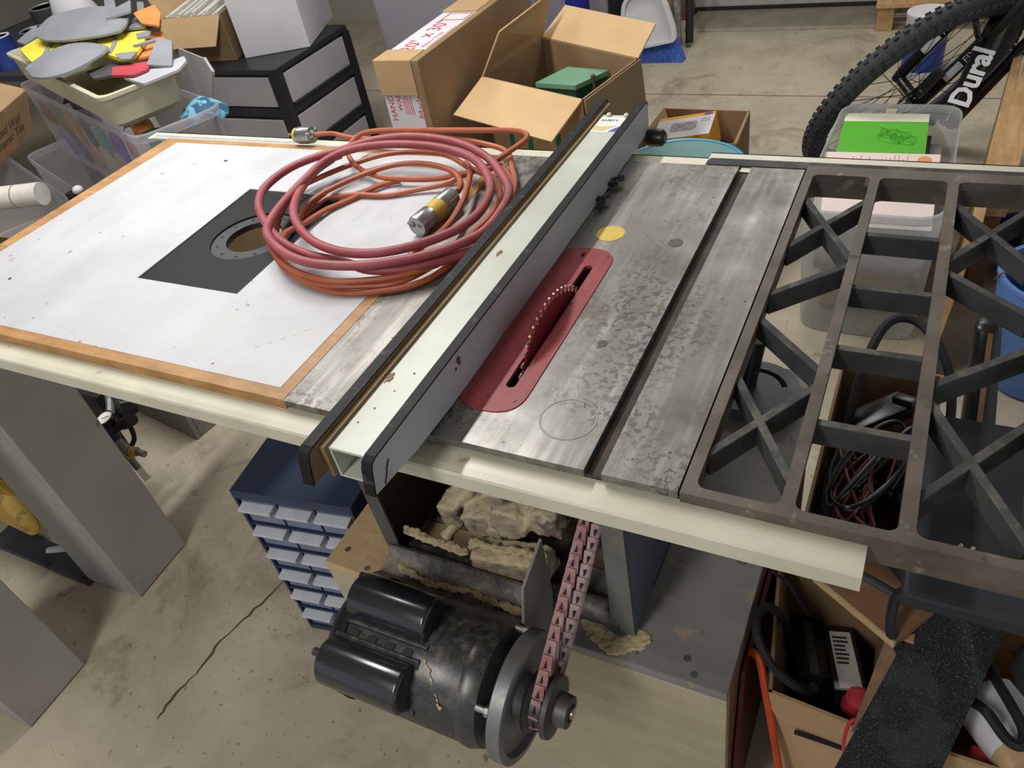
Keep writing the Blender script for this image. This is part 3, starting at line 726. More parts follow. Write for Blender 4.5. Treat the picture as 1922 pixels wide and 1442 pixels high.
# ------------------------------------------------------------------ cords lying in a coil
RED = [(0.112,0.37,0.020),(0.098,0.337,0.022),(0.071,0.304,0.024),(0.024,0.271,0.025),(-0.03,0.258,0.026),(-0.079,0.266,0.028),(-0.153,0.271,0.03),(-0.227,0.295,0.034),(-0.307,0.349,0.038),(-0.35,0.395,0.042),(-0.367,0.444,0.045),(-0.358,0.503,0.048),(-0.325,0.547,0.05),(-0.286,0.575,0.052),(-0.246,0.603,0.056),(-0.189,0.622,0.058),(-0.121,0.623,0.058),(-0.049,0.607,0.056),(0.019,0.57,0.053),(0.074,0.516,0.05),(0.108,0.468,0.048),(0.117,0.417,0.045),(0.115,0.368,0.042),(0.098,0.337,0.04),(0.071,0.304,0.04),(0.024,0.271,0.04),(-0.039,0.242,0.042),(-0.117,0.232,0.045),(-0.189,0.254,0.046),(-0.248,0.295,0.046),(-0.274,0.346,0.046),(-0.289,0.41,0.047),(-0.293,0.466,0.05),(-0.291,0.524,0.054),(-0.264,0.566,0.056),(-0.207,0.587,0.058),(-0.137,0.593,0.058),(-0.068,0.585,0.057),(-0.0,0.556,0.056),(0.049,0.51,0.054),(0.079,0.461,0.052),(0.089,0.404,0.05),(0.079,0.356,0.049),(0.048,0.315,0.048),(0.012,0.285,0.048),(-0.031,0.267,0.048),(-0.084,0.265,0.048),(-0.142,0.282,0.048),(-0.198,0.317,0.048),(-0.247,0.365,0.046),(-0.283,0.428,0.044),(-0.31,0.507,0.04),(-0.313,0.564,0.036)]
ORA = [(0.012,0.598,0.03),(0.029,0.628,0.036),(0.049,0.654,0.045),(0.049,0.665,0.05),(0.026,0.678,0.05),(-0.03,0.689,0.045),(-0.165,0.69,0.04),(-0.267,0.682,0.04),(-0.308,0.665,0.04),(-0.316,0.636,0.036),(-0.306,0.603,0.03),(-0.262,0.567,0.022),(-0.206,0.548,0.016),(-0.155,0.547,0.014),(-0.094,0.555,0.014),(-0.043,0.569,0.018),(-0.012,0.592,0.02),(0.009,0.612,0.02),(0.049,0.579,0.016),(0.075,0.535,0.012),(0.093,0.457,0.012),(0.089,0.383,0.014),(0.072,0.316,0.018),(0.033,0.268,0.02),(-0.016,0.239,0.022),(-0.075,0.222,0.024),(-0.138,0.229,0.026),(-0.196,0.252,0.027),(-0.251,0.296,0.028),(-0.286,0.361,0.03),(-0.312,0.435,0.032),(-0.325,0.526,0.036),(-0.298,0.575,0.038)]
ORB = [(-0.456,0.692,0.02),(-0.417,0.7,0.02),(-0.364,0.687,0.02),(-0.305,0.684,0.02),(-0.224,0.69,0.022),(-0.119,0.691,0.024),(-0.041,0.675,0.024),(0.011,0.653,0.022),(0.046,0.599,0.02),(0.072,0.554,0.016),(0.088,0.496,0.012),(0.094,0.425,0.008),(0.078,0.349,0.006),(0.053,0.273,0.006),(-0.005,0.235,0.006),(-0.066,0.22,0.006),(-0.13,0.228,0.008),(-0.188,0.25,0.012),(-0.228,0.278,0.018),(-0.269,0.332,0.022),(-0.309,0.399,0.022),(-0.335,0.471,0.02),(-0.318,0.531,0.018),(-0.283,0.585,0.018),(-0.236,0.624,0.02),(-0.17,0.632,0.024),(-0.097,0.622,0.026),(-0.025,0.579,0.026),(0.035,0.551,0.024),(0.071,0.499,0.02),(0.08,0.435,0.018),(0.071,0.368,0.018),(0.056,0.318,0.012),(0.024,0.258,0.012),(-0.031,0.235,0.012),(-0.094,0.223,0.014),(-0.152,0.234,0.018),(-0.207,0.27,0.02),(-0.251,0.329,0.02),(-0.248,0.374,0.014),(-0.244,0.433,0.008),(-0.222,0.478,0.006),(-0.191,0.53,0.008),(-0.16,0.552,0.008)]
OR3 = [(-0.011,0.506,0.022),(-0.02,0.533,0.024),(-0.056,0.567,0.026),(-0.125,0.586,0.026),(-0.185,0.573,0.026),(-0.234,0.526,0.024),(-0.268,0.465,0.022),(-0.276,0.421,0.018),(-0.26,0.378,0.014)]
ORD = [(-0.278,0.395,0.006),(-0.276,0.44,0.006),(-0.270,0.475,0.007),(-0.225,0.493,0.007),(-0.162,0.501,0.006),(-0.11,0.524,0.008),(-0.056,0.544,0.014),(-0.025,0.577,0.02),(0.011,0.595,0.02)]
ORE = [(-0.04,0.59,0.03),(-0.021,0.572,0.03),(-0.001,0.528,0.028),(0.018,0.47,0.026),(0.031,0.404,0.026),(0.024,0.365,0.022),(0.002,0.331,0.014)]
rc = thing('air_hose', 'thick dusty red rubber hose looped on top of the orange cord coil', 'hose', (-.11,.43,0))
m = MB(); m.tube(cr(RED, 6), .0073, 10); m.build('hose', REDC, rc)
oc = thing('extension_cord', 'orange extension cord coiled on the saw table under the red hose', 'extension cord', (-.11,.43,0))
m = MB()
for q in (ORA, ORB, OR3, ORD, ORE): m.tube(cr(q, 6), .0050, 8)
m.build('cord', ORC, oc)
# armoured plug on the far rail and socket in the middle of the coil
pd = V(-.05,-.008,0).normalized()
M = frame((-.505,.690,.012), (0,0,1), pd.cross(V(0,0,1))) ; M = frame((-.456,.6925,.018), V(0,0,1), V(0,1,0)) 
m = MB(); m.tube([(-.456,.692,.0195),(-.463,.692,.019),(-.463,.692,.019),(-.476,.692,.018),(-.496,.692,.017),(-.500,.692,.017)],[.006,.011,.0165,.0175,.0175,.0165],20)
pg = m.build('plug', STEEL, oc)
m = MB(); m.tube([(-.500,.692,.017),(-.507,.692,.017)],.0150,18); m.build('yellow_insert', YBAND, pg)
m = MB()
for dy, dz in ((.006,.004),(-.006,.004),(0,-.006)): m.bar((-.507,.692+dy,.017+dz),(-.522,.692+dy,.017+dz),.0015,.005)
m.build('prong', BRASS, pg, smooth=False)
m = MB()
for dy in (-.012,.012): m.tube([(-.458,.692+dy,.026),(-.468,.692+dy,.026)],.0035,8)
m.build('clamp_screw', STEEL, pg)
a, b = V(-.012,.500,.022), V(-.026,.388,.020); q = lambda t: a.lerp(b, t)
m = MB(); m.tube([q(0),q(.06),q(.10),q(.40),q(.42)],[.007,.012,.0165,.0175,.0165],20); sk = m.build('socket', STEEL, oc)
m = MB(); m.tube([q(.40),q(.66)],.0170,20); m.build('yellow_band', YBAND, sk)
m = MB(); m.tube([q(.64),q(.66),q(.94),q(.97)],[.0165,.0175,.0180,.0165],20); m.build('steel_collar', STEEL, sk)
m = MB()
for da in (-.007,.007): m.ball(q(.975)+V(da,0,.003),.005,(1,.6,1),1)
m.build('clamp_screw', ALU, sk)
m = MB(); m.prism(rpoly([(-.072,.425),(-.040,.432),(-.036,.468),(-.062,.470)],.005), .0008,.0030)
tag(m.build('cardboard_tag', MDF), 'small brown cardboard tag under the steel socket of the orange cord', 'tag')
# ------------------------------------------------------------------ painted legs on the left
def post(name, label, x1, y0, y1, xw, rz, top):
    o = thing(name, label, 'post', (x1-xw/2,(y0+y1)/2,F0), rz)
    M = local(o); h = top - F0; dx, dy = xw/2, (y1-y0)/2
    m = MB(); m.box(dx-.02,dx,-dy,dy,.004,h,M); m.build('side_board', LEG, o, smooth=False, bevel=.002)
    m = MB(); m.box(-dx,dx-.0205,-dy,-dy+.02,.006,h,M); m.build('front_board', LEG, o, smooth=False, bevel=.002)
    m = MB(); m.box(-dx,dx-.0205,dy-.02,dy,.006,h,M); m.build('back_board', LEG, o, smooth=False)
    m = MB(); m.box(-dx+.01,dx-.01,-dy+.021,dy-.021,0,.004,M); m.build('foot_shim', DGREY, o, smooth=False)
    return o
post('wooden_post', 'grey painted boxed wooden post standing under the near rail of the saw table', -.858, -.002, .166, .175, math.radians(3), -.046)
post('wooden_post', 'grey painted boxed wooden post nearest the camera, cut by the left edge of the frame', -.843, -.340, -.184, .175, math.radians(1.5), -.10)

# ------------------------------------------------------------------ navy small parts cabinet
rz = math.radians(8)
pc = thing('parts_cabinet', 'navy steel small parts cabinet with rows of little drawers on the floor', 'drawer cabinet', (-.385,.085,F0), rz)
M = local(pc); PW, PD, PH = .262, .165, .470
m = MB(); m.box(0,PW,0,PD,0,.012,M); m.box(0,PW,0,PD,PH-.006,PH,M); m.box(0,.006,0,PD,.012,PH-.006,M); m.box(PW-.006,PW,0,PD,.012,PH-.006,M); m.box(.006,PW-.006,PD-.006,PD,.012,PH-.006,M)
m.box(.006,PW-.006,0,.004,PH-.022,PH-.006,M)
m.build('case', BLUEM, pc, smooth=False, bevel=.0025)
m = MB(); m.box(.006,PW-.006,.020,.026,.012,PH-.006,M); m.build('divider_grid', BLUEM2, pc, smooth=False)
cw = (PW-.012)/3; rh = (PH-.022-.012-.004)/6
for r in range(6):
    for c in range(3):
        xx = .006 + c*cw; zz = .014 + r*rh
        m = MB(); m.box(xx+.003,xx+cw-.003,.006,.016,zz+.004,zz+rh-.008,M); dr = m.build('drawer', DRWF, pc, smooth=False)
        m = MB(); m.prism([(.006,zz+rh-.026),(-.014,zz+rh-.021),(-.016,zz+rh-.013),(.006,zz+rh-.010)], xx+.006, xx+cw-.006, M @ Matrix(((0,0,1,0),(1,0,0,0),(0,1,0,0),(0,0,0,1))))
        m.build('pull_lip', HAND, dr, smooth=False, bevel=.002)
for r in range(5):
    m = MB(); m.box(.006,PW-.006,.002,.020,.012+(r+1)*rh-.0015,.012+(r+1)*rh+.0015,M); m.build('shelf', BLUEM, pc, smooth=False)

# ------------------------------------------------------------------ air compressor seen between and behind the legs
ac = thing('air_compressor', 'black and yellow air compressor half hidden behind the grey legs', 'air compressor', (-1.10,.27,F0))
m = MB(); m.lathe([(0,-.30),(.07,-.295),(.115,-.26),(.12,-.24),(.12,.22),(.115,.24),(.07,.275),(0,.28)],32, TR(-1.46,.27,F0+.22) @ Matrix(((0,0,1,0),(0,1,0,0),(-1,0,0,0),(0,0,0,1))))
m.build('tank', BLACK, ac)
for b_ in ((-1.55,-1.50,.10,.30),(-1.36,-1.31,.26,.40)):
    m = MB(); m.box(*b_,F0,F0+.11); m.build('foot', BLACKM, ac, smooth=False, bevel=.006)
m = MB(); m.tube(cr([(-1.30,.36,-.60),(-1.12,.34,-.52),(-1.00,.28,-.49),(-.965,.24,-.505)],5),.010,8); m.build('feed_pipe', ALU, ac)
m = MB(); m.hexa([V(-1.42,.00,-.72),V(-1.14,-.01,-.735),V(-1.13,.02,-.735),V(-1.42,.14,-.72)],[V(-1.42,.0,-.60),V(-1.24,.02,-.64),V(-1.20,.05,-.66),V(-1.42,.16,-.60)]); m.build('shroud', YELP, ac, smooth=False, bevel=.012)
m = MB(); m.hexa([V(-1.40,.07,-.64),V(-1.02,.05,-.76),V(-1.02,.09,-.76),V(-1.40,.15,-.64)],[V(-1.40,.07,-.50),V(-1.02,.05,-.66),V(-1.02,.09,-.66),V(-1.40,.15,-.50)]); nb = m.build('name_band', BLACKM, ac, smooth=False)
text('SIIIN', .045, frame((-1.11,.0505,-.69),(-.38,0,.13),(-.13,-.1,-.38)), WINK, ac)
m = MB(); m.tube([(-.963,.226,-.515),(-.962,.222,-.535),(-.958,.220,-.556)],[.013,.016,.013],12); m.build('regulator_body', PURPLEB, ac)
M = frame((-.966,.230,-.503), V(1,0,0), V(0,.85,.18))
m = MB(); m.lathe([(0,-.012),(.020,-.012),(.0225,0),(.0225,.010),(.020,.011),(.019,.008),(0,.008)],24,M); g = m.build('gauge', BLACK, ac)
m = MB(); m.lathe([(.0188,.0082),(0,.0086)],24,M); m.build('gauge_dial', PAPER, g)
m = MB(); m.bar(M @ V(-.004,-.004,.0092),M @ V(.009,.008,.0092),.0012,.0006); m.build('needle', DINK, g, smooth=False)
m = MB(); m.tube([(-.955,.228,-.530),(-.925,.240,-.515),(-.925,.240,-.515),(-.893,.250,-.500)],[.010,.011,.0145,.0145],14); m.build('regulator_knob', BLACKM, ac)
m = MB(); m.tube([(-.956,.220,-.556),(-.948,.218,-.572),(-.936,.216,-.590)],[.010,.014,.013],10); m.build('manifold', ALU, ac)
for a, b, c in (((-.936,.215,-.588),(-.929,.209,-.608),(-.918,.206,-.634)),((-.934,.217,-.584),(-.900,.220,-.585),(-.880,.221,-.587))):
    m = MB(); m.tube([a,b],.0085,10); k = m.build('coupler', BRASS, ac)
    m = MB(); a2, b2 = Vector(a).lerp(Vector(b),.40), Vector(a).lerp(Vector(b),.85); m.tube([a2,b2],.0120,12); m.build('yellow_band', YBAND, k)
    m = MB(); m.tube([b,c],.0085,10); m.build('steel_sleeve', ALU, k)
m = MB(); m.tube([(-.918,.206,-.634),(-.897,.200,-.662)],.0085,10); m.build('clear_plug', CLEARC, ac)
m = MB(); m.tube(cr([(-1.00,.30,-.47),(-.955,.265,-.50),(-.935,.255,-.54),(-.944,.251,-.58),(-.97,.245,-.61)],6),.006,8); m.build('black_tube', BLACKM, ac)
m = MB(); M = TR(-1.020,.335,-.54); m.lathe([(.026,0),(.044,0),(.047,.004),(.047,.024),(.042,.026),(.038,.018),(.026,.016),(.026,0)],28,M,False); m.build('filter_ring', DSTEEL, ac)
m = MB(); m.box(-1.10,-1.03,.27,.36,-.485,-.45); m.build('cylinder_head', ALU, ac, smooth=False, bevel=.004)
m = MB(); m.box(-1.09,-1.04,.29,.35,-.60,-.486); m.build('cylinder_block', BLACKM, ac, smooth=False, bevel=.004)
m = MB(); m.tube(cr([(-1.22,.02,F0+.012),(-1.14,.06,F0+.02),(-1.10,.12,F0+.03),(-1.08,.17,F0+.05)],6),.011,10); tag(m.build('plastic_tube', WHITE), 'short white plastic tube on the floor behind the nearer grey leg', 'tube')
m = MB(); m.box(-1.42,-1.02,-.02,.045,F0,F0+.016, TR(0,0,0)); tag(m.build('floor_board', DGREY, smooth=False, bevel=.003), 'dark narrow board flat on the floor between the two grey legs', 'board')
cr8 = thing('grey_crate', 'dark grey weathered wooden crate on the floor in the shade under the white table', 'crate', (-1.26,.575,F0), math.radians(-8))
M = local(cr8)
for nm, b in (('front_wall',(-.15,.15,-.065,-.05)),('back_wall',(-.15,.15,.05,.065)),('side_wall',(-.15,-.135,-.049,.049)),('side_wall',(.135,.15,-.049,.049))):
    m = MB(); m.box(*b,.0,.20,M); m.build(nm, GREYW, cr8, smooth=False, bevel=.002)
m = MB(); m.box(-.134,.134,-.049,.049,.001,.015,M); m.build('bottom', GREYW, cr8, smooth=False)
m = MB(); m.box(-.09,.08,-.04,.0,.0155,.17,M); m.build('divider', DGREY, cr8, smooth=False)

# ------------------------------------------------------------------ tote stack and puppets at the left
def basis(o, ux, uy):
    """frame for boxes given by a corner and two edge vectors in plan"""
    return o, ux, uy
def tote(name, label, cat, corners, zr, zb, mt, taper=.06, lipw=.012, r=.05, group=None):
    """corners: four plan points of the rim, counter-clockwise"""
    cx = sum(c[0] for c in corners)/4; cy = sum(c[1] for c in corners)/4
    o = thing(name, label, cat, (cx,cy,zb), 0, group)
    outer = rpoly(corners, r, 5); n = len(outer)
    sc = lambda k: [(cx+(x-cx)*k, cy+(y-cy)*k) for x, y in outer]
    m = MB(); bm = m.bm
    lay = [(sc(1-taper-.012), zb+.004),(sc(1-taper), zb+.012),(sc(1-.012), zr-.03),(sc(1.0-.006), zr-.022)]
    rings = [[bm.verts.new((x,y,z)) for x,y in pts] for pts, z in lay]
    for A, B in zip(rings, rings[1:]):
        for i in range(n): m._f([A[i],A[(i+1)%n],B[(i+1)%n],B[i]])
    m._f(rings[0][::-1])
    m.build('body', mt, o)
    m = MB(); m.plate(sc(1.018), [sc(.985)], zr-.022, zr); m.build('rim', mt, o, bevel=.002)
    return o
t2 = tote('storage_tote', 'frosted plastic storage tote at the bottom of the stack beyond the white table', 'storage tote', [(-1.47,.80),(-1.36,1.12),(-2.06,1.40),(-2.17,1.06)], -.29, F0, TOTE)
t1c = [(-1.125,.770),(-1.020,.985),(-1.93,1.335),(-2.05,1.105)]
ta = V(-1.125,.770,0); tx = (V(-2.05,1.105,0)-ta).normalized(); ty = V(-tx.y, tx.x, 0)*-1
t1 = tote('storage_tote', 'frosted plastic storage tote full of foam masks, holding up the beige tray', 'storage tote', t1c, -.05, -.285, TOTE, taper=.05, r=.05)
t1s = thing('support_box', 'plain brown box under the mask tote beyond the corner of the white table', 'box', (-1.24,.98,F0))
m = MB(); m.box(-1.33,-1.15,.90,1.08,F0,-.288); m.build('walls', CBOARDD, t1s, smooth=False, bevel=.004)
m = MB(); m.box(-1.326,-1.154,.985,.995,-.2879,-.2872); m.build('tape', mat('tan_tape','b79a68','a98c5a',9,.3), t1s, smooth=False)
def in1(a, b, z): return ta + tx*a + ty*b + V(0,0,z)       # plan position inside the tote
def foam(name, label, cat, pts, M, mt, th=.004, group=None, r=.006):
    m = MB(); m.prism(rpoly(pts, r, 3), 0, th, M); return tag(m.build(name, mt), label, cat, group)
# contents seen through and above the rim
cont = [('green_mask','dark green foam mask curled under the beige tray near the front corner of the tote',MASKG,.10,.09,.17,(.10,.05)),
        ('red_mask','red foam mask with eye holes just inside the front corner of the tote',MASKR,.06,.13,.145,(.07,.05)),
        ('patterned_mask','blue and white scaled foam mask at the far right of the tote',MASKB,.03,.205,.215,(.065,.045)),
        ('orange_mask','orange foam mask edge peeping out under the front of the beige tray',FORANGE,.20,.075,.19,(.09,.03)),
        ('brown_mask','brown ribbed foam mask hanging over the long side of the tote',FDARK,.62,.055,.20,(.11,.03))]
for nm, lb, mt, a, b, h, (sx, sy) in cont:
    m = MB(); p = in1(a, b, -.285+h)
    ang = math.atan2(tx.y, tx.x) if nm != 'patterned_mask' else .9
    n = 14; g = [[None]*(n+1) for _ in range(7)]
    M = TR(*p) @ rot(.25,.1,ang)
    top = []; 
    for j in range(7):
        for i in range(n+1):
            u = (i/n-.5)*2; v = (j/6-.5)*2; w_ = math.sqrt(max(0,1-.75*v*v))
            q = V(u*sx*w_, v*sy, .035*(1-u*u*.9)-.01*v*v); g[j][i] = q
    for k, off in ((0,0),(1,-.004)):
        pass
    vt = [[m.bm.verts.new(M @ q) for q in row] for row in g]; vb = [[m.bm.verts.new(M @ (q-V(0,0,.004))) for q in row] for row in g]
    for j in range(6):
        for i in range(n):
            m._f([vt[j][i],vt[j][i+1],vt[j+1][i+1],vt[j+1][i]]); m._f([vb[j][i],vb[j+1][i],vb[j+1][i+1],vb[j][i+1]])
    for j in range(6):
        m._f([vt[j][0],vt[j+1][0],vb[j+1][0],vb[j][0]]); m._f([vt[j][n],vb[j][n],vb[j+1][n],vt[j+1][n]])
    for i in range(n):
        m._f([vt[0][i],vb[0][i],vb[0][i+1],vt[0][i+1]]); m._f([vt[6][i],vt[6][i+1],vb[6][i+1],vb[6][i]])
    tag(m.build(nm, mt), lb, 'foam mask', 'foam masks in the tote')
inner_cols = [('sky blue','5b7fb0',.06,0),('crimson','b04a4e',.13,1),('violet','6f4fb0',.27,1),('straw','cdb96a',.33,0),('sea green','4f9f86',.40,1),('cream','cdbfa0',.46,0),('charcoal','3d3836',.52,1),('rose','c98a90',.58,0),('ochre','b08a3e',.65,1),('slate','5c6470',.72,0),('olive','7c7a48',.78,1),('lavender','9d8fc0',.84,0),('rust','8f4f34',.90,1)]
angx = math.atan2(tx.y, tx.x)
for k, (cn, hx, a, row) in enumerate(inner_cols):
    mt = mat('dull_'+cn.replace(' ','_')+'_foam', hx, None, 10, .8)
    zc_ = -.285+.052 + row*.088
    p = in1(a, .026 - row*.004, zc_)
    M = TR(*p) @ rot(1.50, 0, angx) @ rot(0,0,k*1.3)
    pts = [(.060*math.cos(t)*(1+.25*math.sin(3*t+k)), .046*math.sin(t)*(1+.25*math.cos(2*t+k))) for t in [2*PI*i/18 for i in range(18)]]
    m = MB(); m.prism(pts, -.002, .002, M)
    tag(m.build('foam_piece', mt), f'{cn} foam piece pressed against the frosted long wall inside the mask tote', 'foam piece', 'foam pieces inside the tote')
for k, (cn, hx, b_) in enumerate((('scarlet','b8363a',.06),('navy','34527f',.12),('peach','d09a70',.17))):
    mt = mat('dull_'+cn+'_foam', hx, None, 10, .8); p = in1(.026, b_, -.285+.09)
    M = TR(*p) @ rot(1.50, 0, math.atan2(ty.y, ty.x))
    pts = [(.034*math.cos(t)*(1+.2*math.sin(2*t+k)), .065*math.sin(t)) for t in [2*PI*i/18 for i in range(18)]]
    m = MB(); m.prism(pts, -.002, .002, M)
    tag(m.build('foam_piece', mt), f'{cn} foam piece pressed against the short near wall inside the mask tote', 'foam piece', 'foam pieces inside the tote')
# frosted lid standing behind the far end of the tote contents
lid = thing('plastic_sheet', 'frosted plastic sheet standing upright at the far end of the mask tote', 'plastic sheet', (-1.19,1.05,-.27))
lq = [V(-1.400,1.270,-.20),V(-1.330,1.235,-.20)]
m = MB(); m.sheet([V(-1.600,1.332,-.252),V(-1.307,1.169,-.20),V(-1.174,1.136,-.02),V(-1.231,1.176,.0),V(-1.521,1.345,-.027)],.006); m.build('sheet', mat('frosted_lid','b4b1b0','a8a5a4',4,.4), lid, smooth=False)
m = MB(); m.tube([(-1.307,1.169,-.20),(-1.174,1.136,-.02),(-1.231,1.176,.0)],.005,8); m.build('lip', TOTEB, lid)
# beige tray
tb = [V(-1.215,.790,0), V(-1.118,1.000,0)]
ux = (V(-2.08,1.127,0)-V(-1.19,.77,0)).normalized(); uy = V(ux.y,-ux.x,0)*1
if uy.y < 0: uy = -uy
tr = thing('plastic_tray', 'beige plastic tray lying across the mask tote and holding foam puppets', 'tray', (-1.55,1.0,-.048))
def trp(a, b, z): return V(-1.195,.775,0) + ux*a + uy*b + V(0,0,z)
m = MB(); Lt, Wt = .90, .215
def ring(ins_, z, r=.03): return [trp(x, y, z) for x, y in rrect(ins_, Lt-ins_, ins_, Wt-ins_, r, 4)]
rs = [ring(.03,-.046),ring(.012,-.03),ring(.004,.040),ring(-.004,.040),ring(-.004,.049),ring(.008,.050),ring(.012,.040),ring(.022,-.032),ring(.035,-.040)]
vr = [[m.bm.verts.new(p) for p in q] for q in rs]; n = len(vr[0])
for A, B in zip(vr, vr[1:]):
    for i in range(n): m._f([A[i],A[(i+1)%n],B[(i+1)%n],B[i]])
m._f(vr[0][::-1]); m._f(vr[-1]); m.build('tray_body', TRAY, tr)
# foam bee and the scraps
zz = .072
def fp(u, v, z): return V(u, v, z)
bee = thing('foam_bee', 'yellow foam bee puppet with grey stripes and two grey wings on top of the tray', 'foam puppet', (-1.66,.98,zz-.01))
E1, E2 = V(.82,.57,0), V(-.57,.82,0)       # body axis in plan
def bp2(a, b, z=0): return V(-1.615,1.035,zz) + E1*a + E2*b + V(0,0,z)
def flat(pts, z0, z1, r=.006):
    mm = MB(); mm.prism(rpoly(pts, r, 3), z0, z1); return mm
flat([(-1.844,1.046),(-1.644,.936),(-1.56,.935),(-1.411,1.0),(-1.303,.962),(-1.258,.969),(-1.317,1.061),(-1.429,1.194),(-1.525,1.246),(-1.573,1.203),(-1.535,1.143),(-1.889,1.199)], .072, .082, .03).build('body', FYEL, bee)
for q in ([(-1.631,.958),(-1.62,.966),(-1.753,1.107),(-1.774,1.108)],[(-1.619,1.015),(-1.607,1.023),(-1.694,1.104),(-1.713,1.105)],[(-1.582,1.047),(-1.568,1.051),(-1.633,1.11),(-1.648,1.111)],[(-1.524,1.062),(-1.512,1.065),(-1.562,1.115),(-1.577,1.116)],[(-1.377,.987),(-1.37,.995),(-1.439,1.079),(-1.535,1.158),(-1.542,1.149),(-1.458,1.08)]):
    flat(q, .0822, .0850, .002).build('stripe', FGREY, bee, smooth=False)
def leaf(L_, w_, n=16, cup=.02):
    mm = MB(); top = []; 
    g = []
    for i in range(n+1):
        t = i/n; hw = w_*math.sin(PI*min(1,t**.85))**.75 if 0 < t < 1 else 0.0005
        g.append([(t*L_, hw*k, cup*(1-k*k)*math.sin(PI*t) + .004*abs(math.sin(3*k*2.1))) for k in (-1,-.66,-.33,0,.33,.66,1)])
    return g
def leafmesh(M, L_, w_, cup=.02):
    mm = MB(); g = leaf(L_, w_, 18, cup)
    vt = [[mm.bm.verts.new(M @ V(*p)) for p in r] for r in g]; vb = [[mm.bm.verts.new(M @ (V(*p)-V(0,0,.006))) for p in r] for r in g]
    for i in range(len(g)-1):
        for j in range(6):
            mm._f([vt[i][j],vt[i+1][j],vt[i+1][j+1],vt[i][j+1]]); mm._f([vb[i][j],vb[i][j+1],vb[i+1][j+1],vb[i+1][j]])
        mm._f([vt[i][0],vb[i][0],vb[i+1][0],vt[i+1][0]]); mm._f([vt[i][6],vt[i+1][6],vb[i+1][6],vb[i][6]])
    mm._f([vt[0][j] for j in range(7)]+[vb[0][j] for j in range(6,-1,-1)])
    mm._f([vt[-1][j] for j in range(6,-1,-1)]+[vb[-1][j] for j in range(7)])
    return mm
wa = V(-1.553,.852,.092); wb = V(-1.379,.999,.096)
leafmesh(frame(wa, wb-wa, V(-.6,.8,.10)), .23, .105).build('wing', FGREY, bee)
wa = V(-1.88,1.225,.118); wb = V(-1.43,1.100,.108)
leafmesh(frame(wa, wb-wa, V(.35,.9,.05)), .465, .125).build('wing', FGREY, bee)
flat([(-1.347,.987),(-1.275,1.004),(-1.24,.946),(-1.274,.943)], .0822, .085).build('mouth', FGREY, bee, smooth=False)
flat([(-1.421,1.136),(-1.376,1.155),(-1.343,1.115),(-1.375,1.1)], .0822, .088).build('antenna', FGREY, bee, smooth=False)
flat([(-1.333,1.04),(-1.284,1.103),(-1.262,1.085),(-1.313,1.039)], .0822, .088).build('antenna', FGREY, bee, smooth=False)
flat([(-1.495,1.163),(-1.575,1.294),(-1.726,1.432),(-1.691,1.428),(-1.533,1.281),(-1.423,1.18)], .086, .093).build('leg_flap', FGREY, bee, smooth=False)
def scrap(name, label, pts, z, mt, tilt=(0,0,0), cat='foam piece', th=.006):
    c = V(sum(p[0] for p in pts)/len(pts), sum(p[1] for p in pts)/len(pts), z)
    M = TR(*c) @ rot(*tilt); m = MB(); m.prism(rpoly([(p[0]-c.x, p[1]-c.y) for p in pts], .008, 3), 0, th, M)
    return tag(m.build(name, mt), label, cat, 'foam scraps on the tray')
scrap('foam_ear', 'orange foam disc tucked beneath the head of the foam bee', [(-1.294,.985),(-1.245,1.03),(-1.330,1.153),(-1.40,1.215),(-1.456,1.202),(-1.40,1.08)], .061, FORANGE)
scrap('foam_scrap', 'long pale grey foam piece hanging over the right end of the tray', [(-1.223,.886),(-1.141,1.032),(-1.101,1.001),(-1.070,.940),(-1.101,.846)], .054, mat('pale_grey_foam','a9abb0','9c9ea3',8,.7), (0,0,0))
scrap('foam_scrap', 'red foam piece with grey patches lying at the front of the tray', [(-1.252,.878),(-1.306,.933),(-1.207,.977),(-1.16,.922),(-1.172,.880)], .0625, FRED, (0,0,0))
scrap('foam_scrap', 'dark grey foam piece under the right wing of the foam bee', [(-1.42,.93),(-1.33,.88),(-1.24,.93),(-1.30,.99),(-1.38,.99)], .052, FDARK, (0,0,0))
scrap('foam_scrap', 'crumpled grey foam flap standing at the right of the foam bee', [(-1.184,.942),(-1.267,1.079),(-1.205,1.069),(-1.103,.952)], .074, FGREY, (.12,.1,0))
scrap('foam_cutout', 'orange and blue foam panel standing up behind the foam bee', [(-1.525,1.241),(-1.483,1.294),(-1.393,1.228),(-1.33,1.15),(-1.42,1.17)], .105, FORANGE, (.12,0,0))
scrap('foam_horn', 'two pronged grey foam piece at the back of the tray', [(-1.746,1.332),(-1.689,1.325),(-1.590,1.24),(-1.605,1.315),(-1.48,1.20),(-1.52,1.14)], .125, FGREY, (.0,0,0))
scrap('foam_scrap', 'grey and white foam piece poking out over the left back side of the tray', [(-2.028,1.163),(-2.134,1.32),(-1.995,1.244),(-1.951,1.136)], .060, FGREY, (0,0,0))

